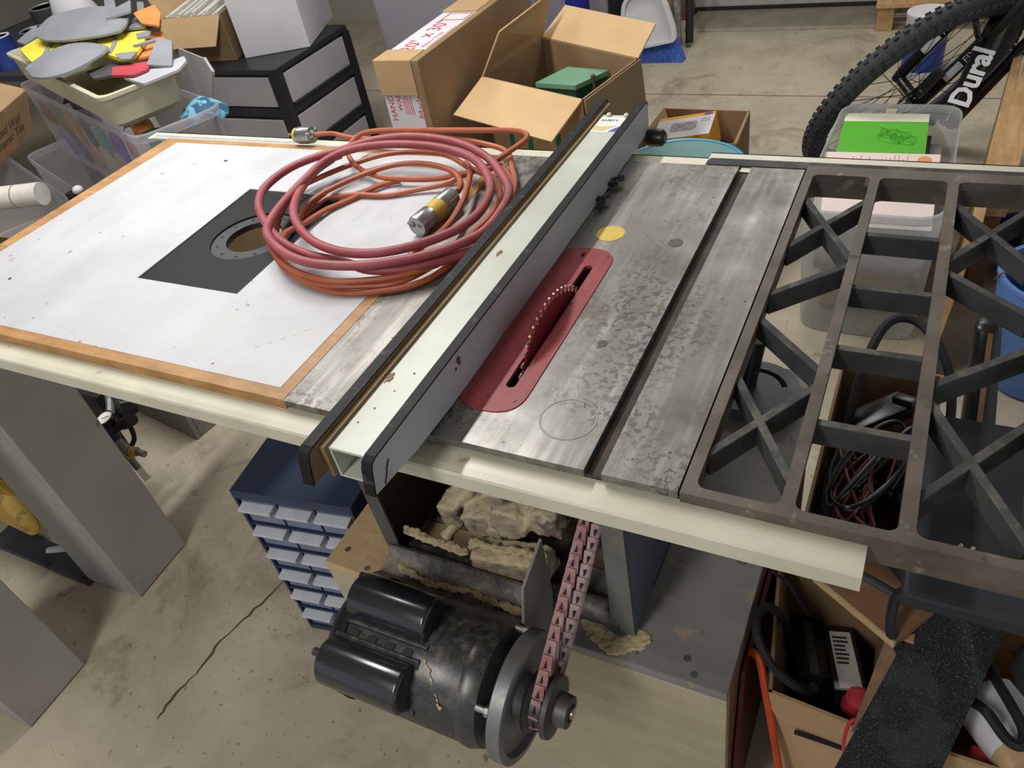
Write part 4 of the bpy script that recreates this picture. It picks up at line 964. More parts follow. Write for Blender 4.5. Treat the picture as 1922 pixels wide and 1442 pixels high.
# ------------------------------------------------------------------ left edge clutter
lb = tote('storage_bin', 'open clear storage bin at the far left holding a white paper roll', 'storage bin', [(-1.73,.60),(-1.63,.82),(-2.30,1.07),(-2.40,.85)], -.30, F0, TOTE, taper=.05, r=.03)
m = MB(); m.tube([(-1.95,.645,-.235),(-1.64,.755,-.235)], .034, 20); prl = thing('paper_roll', 'rolled white paper with a rubber band resting across the clear bin', 'paper roll', (-1.79,.70,-.27))
m.build('roll', PAPER, prl); m = MB(); m.tube([(-1.720,.7266,-.235),(-1.716,.728,-.235)], .0348, 20); m.build('rubber_band', mat('tan_rubber_band','a98d68',None,9,.6), prl)
bx = thing('open_box', 'brown cardboard box at the left edge beside the white table', 'cardboard box', (-1.57,.56,F0))
for nm, b in (('front_wall',(-1.85,-1.45,.425,.43)),('back_wall',(-1.85,-1.45,.565,.57)),('side_wall',(-1.85,-1.845,.43,.565)),('side_wall',(-1.455,-1.45,.43,.565))):
    m = MB(); m.box(b[0],b[1],b[2],b[3],F0,-.27); m.build(nm, CBOARDD, bx, smooth=False)
m = MB(); m.sheet([(-1.85,.57,-.27),(-1.46,.57,-.27),(-1.46,.50,-.21),(-1.85,.50,-.21)],.004); m.build('flap', CBOARD, bx, smooth=False)
m = MB(); m.sheet([(-1.85,.43,-.27),(-1.46,.43,-.27),(-1.46,.36,-.29),(-1.85,.36,-.29)],.004); m.build('flap', CBOARD, bx, smooth=False)
vb = thing('spray_bottle', 'small black nozzled bottle with a white cap beside the corner of the white table', 'bottle', (-1.40,.72,-.41))
m = MB(); m.lathe([(0,0),(.028,0),(.03,.01),(.03,.12),(.016,.16),(.014,.17),(0,.17)],16,TR(-1.40,.72,-.41)); m.build('bottle_body', WHITE, vb)
m = MB(); m.tube([(-1.40,.72,-.24),(-1.40,.72,-.21)],.013,10); m.bar((-1.36,.72,-.208),(-1.45,.72,-.208),.022,.022); m.tube([(-1.44,.72,-.21),(-1.445,.72,-.26)],.008,8); m.build('nozzle', BLACK, vb)
m = MB(); m.ball((-1.40,.72,-.187),.015,(1,1,.8),2); m.build('cap', WHITE, vb)
sb = thing('shelf_box', 'low crate under the small bottle, hidden below the white table edge', 'crate', (-1.41,.72,F0))
m = MB(); m.box(-1.49,-1.33,.66,.78,F0,-.412); m.build('walls', DGREY, sb, smooth=False, bevel=.004)
m = MB(); m.box(-1.47,-1.35,.656,.6599,-.60,-.54); m.build('hand_hole', BLACKM, sb, smooth=False)
tl = thing('tile_carton', 'kraft carton printed with tile lettering leaning at the left edge', 'carton', (-2.24,1.05,-.298), 0)
ux_ = V(-.126,.23,0).normalized(); Mt = frame(V(-2.24,1.01,-.298) - ux_*.2, ux_, V(.086,-.024,.14))
m = MB(); m.box(0,.462,0,.175,-.10,0,Mt); m.build('carton_body', CBOARD, tl, smooth=False, bevel=.003)
text('Glazed Wall', .050, Mt @ TR(.380,.088,.001), mat('brown_ink','6b5a48',None,9,.8), tl, align='RIGHT')
text('Ceramic Tile', .050, Mt @ TR(.400,.045,.001), mat('brown_ink_two','6b5a48',None,9,.8), tl, align='RIGHT')
m = MB(); m.box(.235,.29,.008,.040,.0,.0008,Mt); m.build('red_stamp', mat('faded_red_stamp','b1665a','c08a74',60,.8), tl, smooth=False)
lines(Mt @ TR(.335,.008,0), .055, .030, 4, mat('faint_ink','8d7a60',None,9,.7), tl)
sup = thing('shelf_unit', 'dark low shelf at the far left with paint cans on it', 'shelf', (-3.0,1.75,F0))
m = MB(); m.box(-3.6,-2.56,1.50,2.30,-.205,-.18); m.build('shelf_board', DGREY, sup, smooth=False)
for x in (-3.57,-2.59):
    for y in (1.53,2.27): m = MB(); m.box(x-.02,x+.02,y-.02,y+.02,F0,-.205); m.build('leg', BLACKM, sup, smooth=False)
def can(name, label, x, y, z, r, h, mt, lidm=ALU, parent_cat='paint can', group='paint cans on the shelf'):
    o = thing(name, label, parent_cat, (x,y,z), 0, group)
    mm = MB(); mm.lathe([(0,0),(r,0),(r,.004),(r*.985,.008),(r*.985,h-.008),(r,h-.004),(r,h),(0,h)],28,TR(x,y,z)); mm.build('can_body', mt, o)
    mm = MB(); mm.lathe([(r*.97,h),(r*.97,h+.004),(r*.85,h+.004),(r*.82,h),(0,h)],28,TR(x,y,z)); mm.build('lid', lidm, o)
    return o
can('paint_can', 'small blue paint can on the dark shelf at the top left corner', -2.62, 1.62, -.18, .060, .14, CANB)
can('paint_can', 'dark paint tin behind the small blue can on the shelf at the top left', -2.83, 1.86, -.18, .075, .16, DGREY)
can('paint_can', 'beige topped paint can at the right of the dark shelf', -2.66, 1.88, -.18, .075, .17, BLUEM, TRAY)
can('paint_can', 'second blue paint can against the left frame edge on the dark shelf', -2.86, 1.60, -.18, .055, .12, CANB, PAPER)
m = MB(); M = TR(-2.32,1.62,-.05); m.lathe([(0,-.82),(.10,-.82),(.11,-.5),(.085,-.1),(.09,.05),(.06,.14),(.02,.2),(0,.2)],14,M)
for v in m.bm.verts: v.co += V(math.sin(v.co.z*30+v.co.x*40)*.008, math.cos(v.co.z*25)*.008, 0)
tag(m.build('plastic_bag', WHITE), 'white plastic bag standing behind the foam puppets', 'bag')

# ------------------------------------------------------------------ black drawer cart and the boxes on it
cx0, cx1, cy0, cy1, cz = -2.16, -1.675, 1.870, 2.390, -.300
ct = thing('drawer_cart', 'black framed plastic cart with three pale drawers behind the tote', 'drawer cart', ((cx0+cx1)/2,(cy0+cy1)/2,F0))
m = MB(); m.prism(rrect(cx0,cx1,cy0,cy1,.02), cz-.022, cz); m.build('top', FRAMEB, ct, smooth=False, bevel=.004)
for x in (cx0+.022,cx1-.022):
    for y in (cy0+.022,cy1-.022): m = MB(); m.box(x-.022,x+.022,y-.022,y+.022,F0,cz-.022); m.build('corner_post', FRAMEB, ct, smooth=False, bevel=.003)
zs = [-.322,-.500,-.680,F0]
for k in range(3):
    zt, zb_ = zs[k], zs[k+1]
    m = MB(); m.box(cx0+.05,cx1-.05,cy0+.004,cy1-.004,zb_+.045,zt-.01); m.box(cx0+.004,cx1-.004,cy0+.05,cy1-.05,zb_+.045,zt-.01); d_ = m.build('drawer', DRAWG, ct, smooth=False, bevel=.004)
    m = MB(); m.box(cx0+.002,cx1-.002,cy0+.002,cy1-.002,zb_+.002,zb_+.040); m.build('rail', FRAMEB, ct, smooth=False, bevel=.003)
    m = MB(); m.box(cx1-.006,cx1+.006,cy0+.05,cy1-.05,zb_+.040,zb_+.048); m.build('drawer_lip', FRAMEB, d_, smooth=False)
wbx = thing('white_box', 'large white cardboard box on top of the black drawer cart', 'box', (-1.78,2.18,cz))
c_ = [V(-1.655,2.107,cz),V(-1.806,2.484,cz),V(-2.06,2.36,cz),V(-1.908,1.983,cz)]
c_ = [p + V(-.02,.01,.001) for p in c_]
m = MB(); m.hexa(c_, [p + V(0,0,.36) for p in c_]); m.build('carton_walls', WHITE, wbx, smooth=False, bevel=.003)
a, b = c_[3], c_[0]; M = frame(a + V(0,0,0), b-a, V(0,0,1))
L_ = (b-a).length
m = MB(); m.box(0,L_,.270,.273,0,.0012,M); m.build('flap_seam', mat('grey_seam','9c9aa0',None,9,.8), wbx, smooth=False)
m = MB(); m.box(L_*.55,L_*.55+.006,.273,.36,0,.0012,M); m.build('brown_edge', CBOARD, wbx, smooth=False)
pbx = thing('paper_carton', 'open kraft carton packed with white papers at the left end of the black cart', 'carton', (-2.18,2.14,cz))
c_ = [V(-2.135,1.885,cz+.0),V(-1.995,2.02,cz),V(-2.36,2.45,cz),V(-2.50,2.32,cz)]
c_ = [V(-2.258,1.945,cz+.001),V(-1.962,1.978,cz+.001),V(-2.105,2.335,cz+.001),V(-2.401,2.302,cz+.001)]
HB = .182
for i, nm in enumerate(('front_wall','side_wall','back_wall','side_wall')):
    p, q_ = c_[i], c_[(i+1)%4]; mm = MB(); n_ = (q_-p).cross(V(0,0,1)).normalized()*-.006
    mm.hexa([p,q_,q_+n_,p+n_],[p+V(0,0,HB),q_+V(0,0,HB),q_+n_+V(0,0,HB),p+n_+V(0,0,HB)]); mm.build(nm, CBOARDD, pbx, smooth=False)
m = MB(); m.sheet([c_[0]+V(0,-.002,HB),c_[1]+V(0,-.002,HB),c_[1]+V(-.025,-.060,HB-.105),c_[0]+V(-.025,-.060,HB-.105)],.005); m.build('front_flap', CBOARDL, pbx, smooth=False)
m = MB(); m.sheet([c_[3]+V(0,0,HB),c_[0]+V(0,0,HB),c_[0]+V(-.06,0,HB+.13),c_[3]+V(-.06,0,HB+.13)],.005); m.build('side_flap', CBOARDL, pbx, smooth=False)
e1, e2 = (c_[1]-c_[0]), (c_[3]-c_[0])
m = MB(); m.hexa([c_[0]+e1*.03+e2*.03+V(0,0,.002),c_[0]+e1*.97+e2*.03+V(0,0,.002),c_[0]+e1*.97+e2*.97+V(0,0,.002),c_[0]+e1*.03+e2*.97+V(0,0,.002)],[c_[0]+e1*.03+e2*.03+V(0,0,.005),c_[0]+e1*.97+e2*.03+V(0,0,.005),c_[0]+e1*.97+e2*.97+V(0,0,.005),c_[0]+e1*.03+e2*.97+V(0,0,.005)]); m.build('bottom', CBOARDD, pbx, smooth=False)
for i in range(12):
    a0, a1 = .035+i*.0775, .035+i*.0775+.060; h = HB + .004 + .010*math.sin(i*2.3)
    base4 = [c_[0]+e1*a0+e2*.035, c_[0]+e1*a1+e2*.035, c_[0]+e1*a1+e2*.96, c_[0]+e1*a0+e2*.96]
    m = MB(); m.hexa([p+V(0,0,.0055) for p in base4],[p+V(0,0,h) for p in base4]); o = m.build('paper_bundle', PAPER, smooth=False)
    tag(o, 'thin white bundle of papers packed upright in the kraft carton on the cart', 'papers', 'papers filed in the kraft carton')

# ------------------------------------------------------------------ hazy stacked totes, board box, carton
g1 = tote('clear_tote', 'tall hazy plastic tote between the black cart and the flat kraft box', 'storage tote', [(-1.56,2.42),(-.86,2.42),(-.86,2.95),(-1.56,2.95)], -.02, F0, TOTEH, taper=.05, r=.04)
g2 = tote('clear_tote', 'upper hazy plastic tote stacked behind the red printed flat box', 'storage tote', [(-1.56,2.42),(-.86,2.42),(-.86,2.95),(-1.56,2.95)], .36, -.018, TOTEH, taper=.04, r=.04)
for i, (a, b, c, hx) in enumerate(((-1.45,-1.15,-.25,'8d8aa0'),(-1.13,-.95,-.30,'9a97a8'))):
    m = MB(); m.box(a,b,2.55,2.85,.005,c+.36); tag(m.build('cloth_bundle', mat('pale_cloth'+'ab'[i],hx,None,5,.9), bevel=.02, seg=3), ['folded lilac cloth at the left inside the upper hazy tote','folded grey cloth at the right inside the upper hazy tote'][i], 'cloth', 'cloths in the hazy tote')
fb = thing('flat_box', 'tall flat kraft box with a white top panel lettered in red', 'cardboard box', (-.755,1.80,F0))
fx0, fx1, fy0, fy1, fz = -.838, -.682, 1.435, 2.210, -.105
m = MB(); m.box(fx0,fx1-.026,fy0+.004,fy1-.004,F0,fz-.003); m.build('white_inner', WHITE, fb, smooth=False)
m = MB(); m.box(fx1-.024,fx1,fy0-.004,fy1,F0,fz+.001); m.build('side_cover', CBOARDD, fb, smooth=False, bevel=.003)
m = MB(); m.box(fx0-.004,fx1-.026,fy0-.004,fy0+.0035,fz-.105,fz+.002); m.box(fx0-.004,fx1-.026,fy0+.0035,fy0+.085,fz-.0028,fz+.002); m.build('end_cap', CBOARD, fb, smooth=False, bevel=.002)
m = MB(); m.box(fx0-.004,fx1-.026,fy0+.43,fy1,fz-.0028,fz+.002); m.build('end_cap', CBOARD, fb, smooth=False, bevel=.002)
Mt = frame((fx0+.004,fy0+.10,fz-.0028),(0,1,0),(-1,0,0))
Mt = frame((fx1-.068,fy0+.092,fz-.0028),(0,1,0),(-1,0,0))
text('20" x 30"', .072, Mt @ TR(-.012,.008,0), REDINK, fb, th=.0003, sx=1.0)
text('50.8cm x 76.2cm', .019, Mt @ TR(.02,-.021,0), REDINK, fb, th=.0003)
lines(frame((fx1-.032,fy0+.13,fz-.0028),(0,1,0),(-1,0,0)) @ TR(-.02,-.006,0), .24, .012, 2, mat('pale_red_ink','d08a92',None,9,.7), fb)
m = MB(); M = frame((fx1-.034,fy0+.352,fz-.0028),(0,1,0),(-1,0,0)); W_, H_ = .068, .090
for b in ((0,W_,0,.004),(0,W_,H_-.004,H_),(0,.004,0,H_),(W_-.004,W_,0,H_)): m.box(*b,0,.0006,M)
m.build('red_frame', REDINK, fb, smooth=False)
Me = frame((fx0+.030,fy0+.0038,-.62),(0,0,1),(-1,0,0))
text('HANDLE W', .028, Me @ TR(.328,0,0), REDINK, fb, th=.0003)
text('WARN', .024, Me @ TR(.360,-.028,0), REDINK, fb, th=.0003)
lines(Me @ TR(.350,-.070,0), .07, .036, 5, mat('pale_red_ink_two','c9747e',None,9,.7), fb)
text('Made in', .034, Me @ TR(.338,-.104,0), mat('pale_red_ink_three','c05a66',None,9,.7), fb, th=.0003)

ca, cb, cc, cd = V(-.218,1.518,0), V(-.6256,1.680,0), V(-.5686,2.030,0), V(-.157,1.829,0)
oc2 = thing('open_carton', 'open kraft carton with spread flaps holding a green painted box', 'carton', (-.39,1.77,F0))
zc = -.25
def up(p, z): return V(p.x, p.y, z)
for nm, p, q_ in (('front_wall',ca,cb),('side_wall',cb,cc),('back_wall',cc,cd),('side_wall',cd,ca)):
    ce = (ca+cb+cc+cd)/4; n_ = (ce-(p+q_)/2).normalized()*.007
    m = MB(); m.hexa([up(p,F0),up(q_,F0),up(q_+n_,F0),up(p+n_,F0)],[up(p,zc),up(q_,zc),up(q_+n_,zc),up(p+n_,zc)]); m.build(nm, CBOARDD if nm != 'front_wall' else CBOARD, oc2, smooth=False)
m = MB(); m.hexa([up(ca.lerp(cc,.04),-.56),up(cb.lerp(cd,.04),-.56),up(cc.lerp(ca,.04),-.56),up(cd.lerp(cb,.04),-.56)],[up(ca.lerp(cc,.04),-.55),up(cb.lerp(cd,.04),-.55),up(cc.lerp(ca,.04),-.55),up(cd.lerp(cb,.04),-.55)]); m.build('false_bottom', CBOARDD, oc2, smooth=False)
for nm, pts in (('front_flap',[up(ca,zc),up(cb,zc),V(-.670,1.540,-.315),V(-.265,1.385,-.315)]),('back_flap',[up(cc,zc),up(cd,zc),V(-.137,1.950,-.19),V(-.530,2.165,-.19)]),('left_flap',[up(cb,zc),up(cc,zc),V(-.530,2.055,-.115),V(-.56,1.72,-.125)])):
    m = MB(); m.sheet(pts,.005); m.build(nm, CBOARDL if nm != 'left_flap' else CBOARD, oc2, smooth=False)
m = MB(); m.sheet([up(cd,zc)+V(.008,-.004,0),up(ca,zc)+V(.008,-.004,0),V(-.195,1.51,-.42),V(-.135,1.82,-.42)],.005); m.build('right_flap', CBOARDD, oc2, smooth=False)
for i, a in enumerate((.25,.55,.75)):
    p = up(ca.lerp(cb,a),-.36); m = MB(); M = frame(p, cb-ca, V(0,0,1)); m.box(0,.022,-.12,.05,-.0015,.0015,M); m.build('green_print', mat('green_carton_ink','2e6b52',None,9,.8), oc2, smooth=False)
gb = thing('green_box', 'green painted metal box with a small latch inside the open carton', 'metal box', (-.40,1.83,-.55))
g4 = [V(-.3371,1.7462,0),V(-.2716,1.8709,0),V(-.427,1.8985,0),V(-.4856,1.7649,0)]
g5 = [p + (V(-.38,1.82,0)-p)*.06 for p in g4]
m = MB(); m.hexa([up(p,-.549) for p in g5],[up(p,-.318) for p in g5]); m.build('box_body', DGREENS, gb, smooth=False, bevel=.003)
m = MB(); m.hexa([up(p,-.317) for p in g4],[up(p,-.300) for p in g4]); m.build('lid', DGREEN, gb, smooth=False, bevel=.002)
m = MB(); m.bar((-.290,1.800,-.40),(-.295,1.792,-.295),.010,.006,(1,0,0)); m.ball((-.296,1.795,-.292),.010,(1,1,1),1); m.build('latch', mat('rusty_latch','5d4f45',None,20,.6,.4), gb)

# ------------------------------------------------------------------ small carton and teal tub behind the saw
sc = thing('small_carton', 'small open kraft carton on the floor holding a yellow and white box', 'carton', (-.07,2.14,F0))
sa, sb_, sc_, sd = V(-.270,2.03,0), V(.1205,2.010,0), V(.0746,2.271,0), V(-.2216,2.280,0)
sa, sb_, sc_, sd = V(-.235,2.02,0), V(.105,2.005,0), V(.090,2.271,0), V(-.232,2.280,0); zt = -.600
for nm, p, q_ in (('front_wall',sa,sb_),('side_wall',sb_,sc_),('back_wall',sc_,sd),('side_wall',sd,sa)):
    ce = (sa+sb_+sc_+sd)/4; n_ = (ce-(p+q_)/2).normalized()*.005
    m = MB(); m.hexa([up(p,F0),up(q_,F0),up(q_+n_,F0),up(p+n_,F0)],[up(p,zt),up(q_,zt),up(q_+n_,zt),up(p+n_,zt)]); m.build(nm, CBOARDD, sc, smooth=False)
m = MB(); m.box(-.23,.09,2.03,2.262,F0+.002,F0+.006); m.build('bottom', CBOARDD, sc, smooth=False)
m = MB(); m.sheet([up(sd,zt)+V(.006,-.006,0),up(sa,zt)+V(.006,.01,0),V(-.19,2.04,-.71),V(-.175,2.25,-.71)],.004); m.build('flap', CBOARD, sc, smooth=False)
m = MB(); m.sheet([up(sb_,zt)+V(-.006,.01,0),up(sc_,zt)+V(-.006,-.006,0),V(.045,2.24,-.70),V(.055,2.04,-.70)],.004); m.build('flap', CBOARD, sc, smooth=False)
yb = thing('software_box', 'yellow and white printed box lying tilted in the small carton', 'box', (-.10,2.13,-.78))
M = frame((-.205,2.050,-.622), V(.205,.015,.03), V(.015,.15,.02))
m = MB(); m.box(0,.205,0,.150,-.11,0,M); m.build('box_body', mat('amber_card','e0a23a','d6962e',6,.5), yb, smooth=False, bevel=.002)
m = MB(); m.box(.0,.205,.0,.128,0,.0006,M); m.build('white_panel', WHITE, yb, smooth=False)
m = MB(); m.prism(rrect(.055,.150,.040,.100,.015), .0007,.0012, M); m.build('printed_picture', mat('grey_print','77757d','b0a8a4',90,.6), yb, smooth=False)
m = MB(); m.prism(ngon(.011,20), 0,.0007, M @ TR(.180,.138,0) @ Matrix.Diagonal((1.5,.7,1,1))); m.build('blue_logo', mat('violet_print','5d4f9c',None,9,.5), yb, smooth=False)
lines(M @ TR(.160,.085,.0006), .034, .028, 3, mat('grey_ink','9c9a9a',None,9,.7), yb)
m = MB(); m.box(.075,.150,-.004,.02,-.06,-.002,M); m.build('amber_tab', mat('amber_card_two','e8b04a',None,9,.5), yb, smooth=False)
m = MB(); m.ball((.040,2.09,-.70),.035,(1,.8,1),2); m.box(.02,.06,2.05,2.13,F0+.0065,-.71); tag(m.build('purple_pouch', PURP), 'dark purple pouch in the right corner of the small carton', 'pouch')
tb_ = thing('plastic_tub', 'round teal plastic tub with a turquoise rim just beyond the saw rail', 'tub', (-.02,1.56,F0))
M = TR(.022,1.660,F0) @ Matrix.Diagonal((.85,.78,1,1))
m = MB(); m.lathe([(0,.004),(.16,.004),(.175,.015),(.214,.366),(.208,.366),(.168,.02),(0,.012)],48,M); m.build('tub_body', TEAL, tb_)
m = MB(); m.lathe([(.2145,.360),(.221,.362),(.222,.368),(.215,.371),(.207,.369),(.207,.3665),(.2142,.3665),(.2145,.360)],48,M,False); m.build('rim', TEALR, tb_)
m = MB(); m.box(-.105,-.100,1.81,1.8102,-.53,-.503); m.build('strap_mark', mat('dark_teal','3c7c7c',None,9,.5), tb_, smooth=False)
for i, (x, y, cname, hx) in enumerate(((.07,1.66,'pink','d8b3b8'),(.12,1.67,'pale blue','a9bcc9'),(.0,1.62,'white','d3d0cf'))):
    m = MB(); m.ball((x,y,-.615),.055,(1.1,.9,1.2),2,.25)
    tag(m.build('cloth_scrap', mat('scrap_'+cname.replace(' ','_'),hx,None,9,.8)), f'{cname} crumpled cloth scrap in the teal tub', 'cloth', 'cloth scraps in the teal tub')
# ------------------------------------------------------------------ things along the back wall
br_ = thing('dustpan_brush', 'blue bristled broom standing on the floor with a white dustpan clipped on it', 'broom', (-.66,3.50,F0))
m = MB(); m.hexa([V(-.80,3.455,F0+.001),V(-.505,3.445,F0+.001),V(-.50,3.50,F0+.001),V(-.80,3.51,F0+.001)],[V(-.745,3.52,F0+.16),V(-.575,3.51,F0+.16),V(-.575,3.545,F0+.16),V(-.745,3.555,F0+.16)]); m.build('bristles', BRUSH, br_, smooth=False)
m = MB(); m.hexa([V(-.75,3.515,F0+.16),V(-.57,3.505,F0+.16),V(-.57,3.55,F0+.16),V(-.75,3.56,F0+.16)],[V(-.72,3.53,F0+.21),V(-.60,3.52,F0+.21),V(-.60,3.55,F0+.21),V(-.72,3.56,F0+.21)]); m.build('brush_head', BLUET, br_, smooth=False, bevel=.004)
m = MB(); m.tube([(-.66,3.54,F0+.2),(-.67,3.75,F0+.95)],.012,8); m.build('handle', BIKEW, br_)
dp = thing('dustpan', 'white plastic dustpan hanging upright in front of the blue broom', 'dustpan', (-.68,3.46,F0+.08))
Md = frame((-.66,3.445,F0+.085), V(1,.02,.18), V(0,.12,1))
pan = rpoly([(-.145,0),(.135,0),(.140,.06),(.115,.20),(.075,.275),(-.03,.275),(-.105,.235),(-.140,.12)],.03,4)
m = MB(); m.prism(pan, -.004, 0, Md); m.build('pan', DPAN, dp, smooth=False)
m = MB(); m.plate(pan, [[(x*.86, .135+(y-.135)*.90) for x, y in pan]], 0, .024, Md); m.build('raised_edge', DPAN, dp, smooth=False)
m = MB(); m.prism(rpoly([(-.020,.265),(.050,.265),(.040,.36),(.045,.46),(-.010,.46),(-.010,.36)],.012,3), -.003, .020, Md); m.build('handle', DPAN, dp, smooth=False, bevel=.004)
def plank(name, label, cat, x, y, w, d, h, mt, lean=(0,.25), seg=None, group=None):
    mm = MB(); a = V(x,y,F0+.001); b = a + V(lean[0],lean[1],h)
    mm.hexa([a+V(-w/2,-d/2,0),a+V(w/2,-d/2,0),a+V(w/2,d/2,0),a+V(-w/2,d/2,0)],[b+V(-w/2,-d/2,0),b+V(w/2,-d/2,0),b+V(w/2,d/2,0),b+V(-w/2,d/2,0)])
    return tag(mm.build(name, mt, smooth=False), label, cat, group)
plank('wood_strip', 'tan wooden strip leaning at the back wall just right of the white dustpan', 'board', -.655,3.78,.05,.018,1.3,LUM,(-.06,.40))
m = MB(); m.tube([(-.590,3.66,F0+.02),(-.70,3.98,F0+1.2)],.022,12); gp = thing('grey_pipe', 'mottled grey pipe with a red foot leaning at the back wall', 'pipe', (-.59,3.66,F0)); m.build('pipe_body', mat('mottled_grey','8a8782','605e5a',60,.6), gp)
m = MB(); m.ball((-.589,3.655,F0+.024),.024,(1,1,1),2); m.build('red_foot', REDCAP, gp)
m = MB(); m.tube([(-.530,3.665,F0+.02),(-.60,4.0,F0+1.2)],.020,12); tag(m.build('black_pole', BLACKM), 'black pole leaning at the back wall, nearest to the door', 'pole')
plank('door_stop_board', 'weathered board standing against the left door jamb', 'board', -.68,4.10,.07,.03,1.3,LUMD,(0,.12))
plank('steel_rail', 'punched steel rail leaning behind the dustpan handle', 'rail', -.78,4.02,.045,.02,1.3,ALU,(0,.2))
plank('yellow_level', 'yellow bar leaning at the back wall left of the dustpan', 'bar', -.99,4.10,.05,.03,1.3,YELP,(.0,.15))
plank('rubber_mat', 'black textured rubber mat leaning at the back wall beside the yellow bar', 'mat', -1.105,4.20,.13,.02,1.1,mat('black_textured_mat','232527','3d4042',70,.7,0,.6),(0,.07))
plank('white_sheet', 'white panel leaning at the back wall left of the black mat', 'panel', -1.24,4.22,.12,.02,1.1,WHITE,(0,.06))
plank('white_post', 'narrow white post leaning beside the white panel at the back wall', 'post', -1.36,4.22,.06,.03,1.1,DPAN,(0,.05))
tp = MB(); 
pts = [(-1.72,3.72,0),(-1.62,3.58,.0),(-1.30,3.55,0),(-1.17,3.70,0),(-1.20,3.95,0),(-1.55,4.05,0)]
cen = V(-1.44,3.82,0)
rings = []
for k, (s, z) in enumerate(((1.0,.002),(1.03,.08),(.97,.22),(.88,.38),(.70,.55),(.50,.66),(.2,.70))):
    o_ = cr([cen + (V(*p)-cen)*s for p in pts], 4, True)
    rings.append([tp.bm.verts.new(q + V(.02*math.sin(i*1.9+k),.02*math.cos(i*1.3+k*2), F0+z)) for i, q in enumerate(o_)])
n = len(rings[0])
for A, B in zip(rings, rings[1:]):
    for i in range(n): tp._f([A[i],A[(i+1)%n],B[(i+1)%n],B[i]])
tp._f(rings[0][::-1]); tp._f(rings[-1])
tag(tp.build('tarp_bag', BLUET, ang=60), 'bright blue cloth bag slumped on the floor behind the open carton', 'bag')
bt = thing('cleaner_bottle', 'white bottle with a lime label on the floor left of the blue bag', 'bottle', (-1.86,3.95,F0))
m = MB(); m.lathe([(0,.0),(.075,.0),(.08,.01),(.08,.22),(.05,.28),(.025,.31),(.025,.34),(0,.34)],20,TR(-1.86,3.95,F0)); m.build('bottle_body', WHITE, bt)
m = MB(); m.lathe([(.0812,.05),(.0812,.17)],20,TR(-1.86,3.95,F0)); m.build('lime_label', mat('lime_label','b5c43a',None,9,.6), bt)

# ------------------------------------------------------------------ wooden crate by the door and the blue pail
pl_ = thing('wood_pallet', 'rough wooden crate of slats standing right of the door threshold', 'crate', (.75,3.98,F0))
for x in (.385,1.12): m = MB(); m.box(x-.037,x+.037,3.84,3.92,F0,F0+.115); m.build('leg_block', LUM, pl_, smooth=False, bevel=.003)
for x in (.385,1.12): m = MB(); m.box(x-.037,x+.037,4.12,4.19,F0,F0+.115); m.build('leg_block', LUM, pl_, smooth=False, bevel=.003)
for i, y in enumerate((3.855,3.965,4.085,4.165)): m = MB(); m.box(.34-.012*i,1.16,y-.045,y+.045,F0+.1155,F0+.137); m.build('slat', LUM, pl_, smooth=False, bevel=.002)
m = MB(); m.box(.423,1.082,3.85,3.855,F0+.060,F0+.070); m.build('wire_shelf', ALU, pl_, smooth=False)
pb = thing('paint_pail', 'blue and white lettered pail on the floor behind the bicycle tyre', 'pail', (.59,3.315,F0))
m = MB(); M = TR(.590,3.315,F0) @ Matrix.Diagonal((.78,.78,.72,1)); m.lathe([(0,0),(.10,0),(.102,.005),(.104,.04),(.104,.041)],28,M); m.build('white_base', WHITE, pb)
m = MB(); m.lathe([(.104,.041),(.108,.25),(.108,.251)],28,M); m.build('blue_label', CANB, pb)
m = MB(); m.lathe([(.108,.251),(.110,.34),(.113,.345),(.113,.36),(.0,.36)],28,M); m.build('white_top', WHITE, pb)
text('Dor', .060, frame((.535,3.238,F0+.190),(.95,-.2,0),(0,0,1)), CANB, pb)

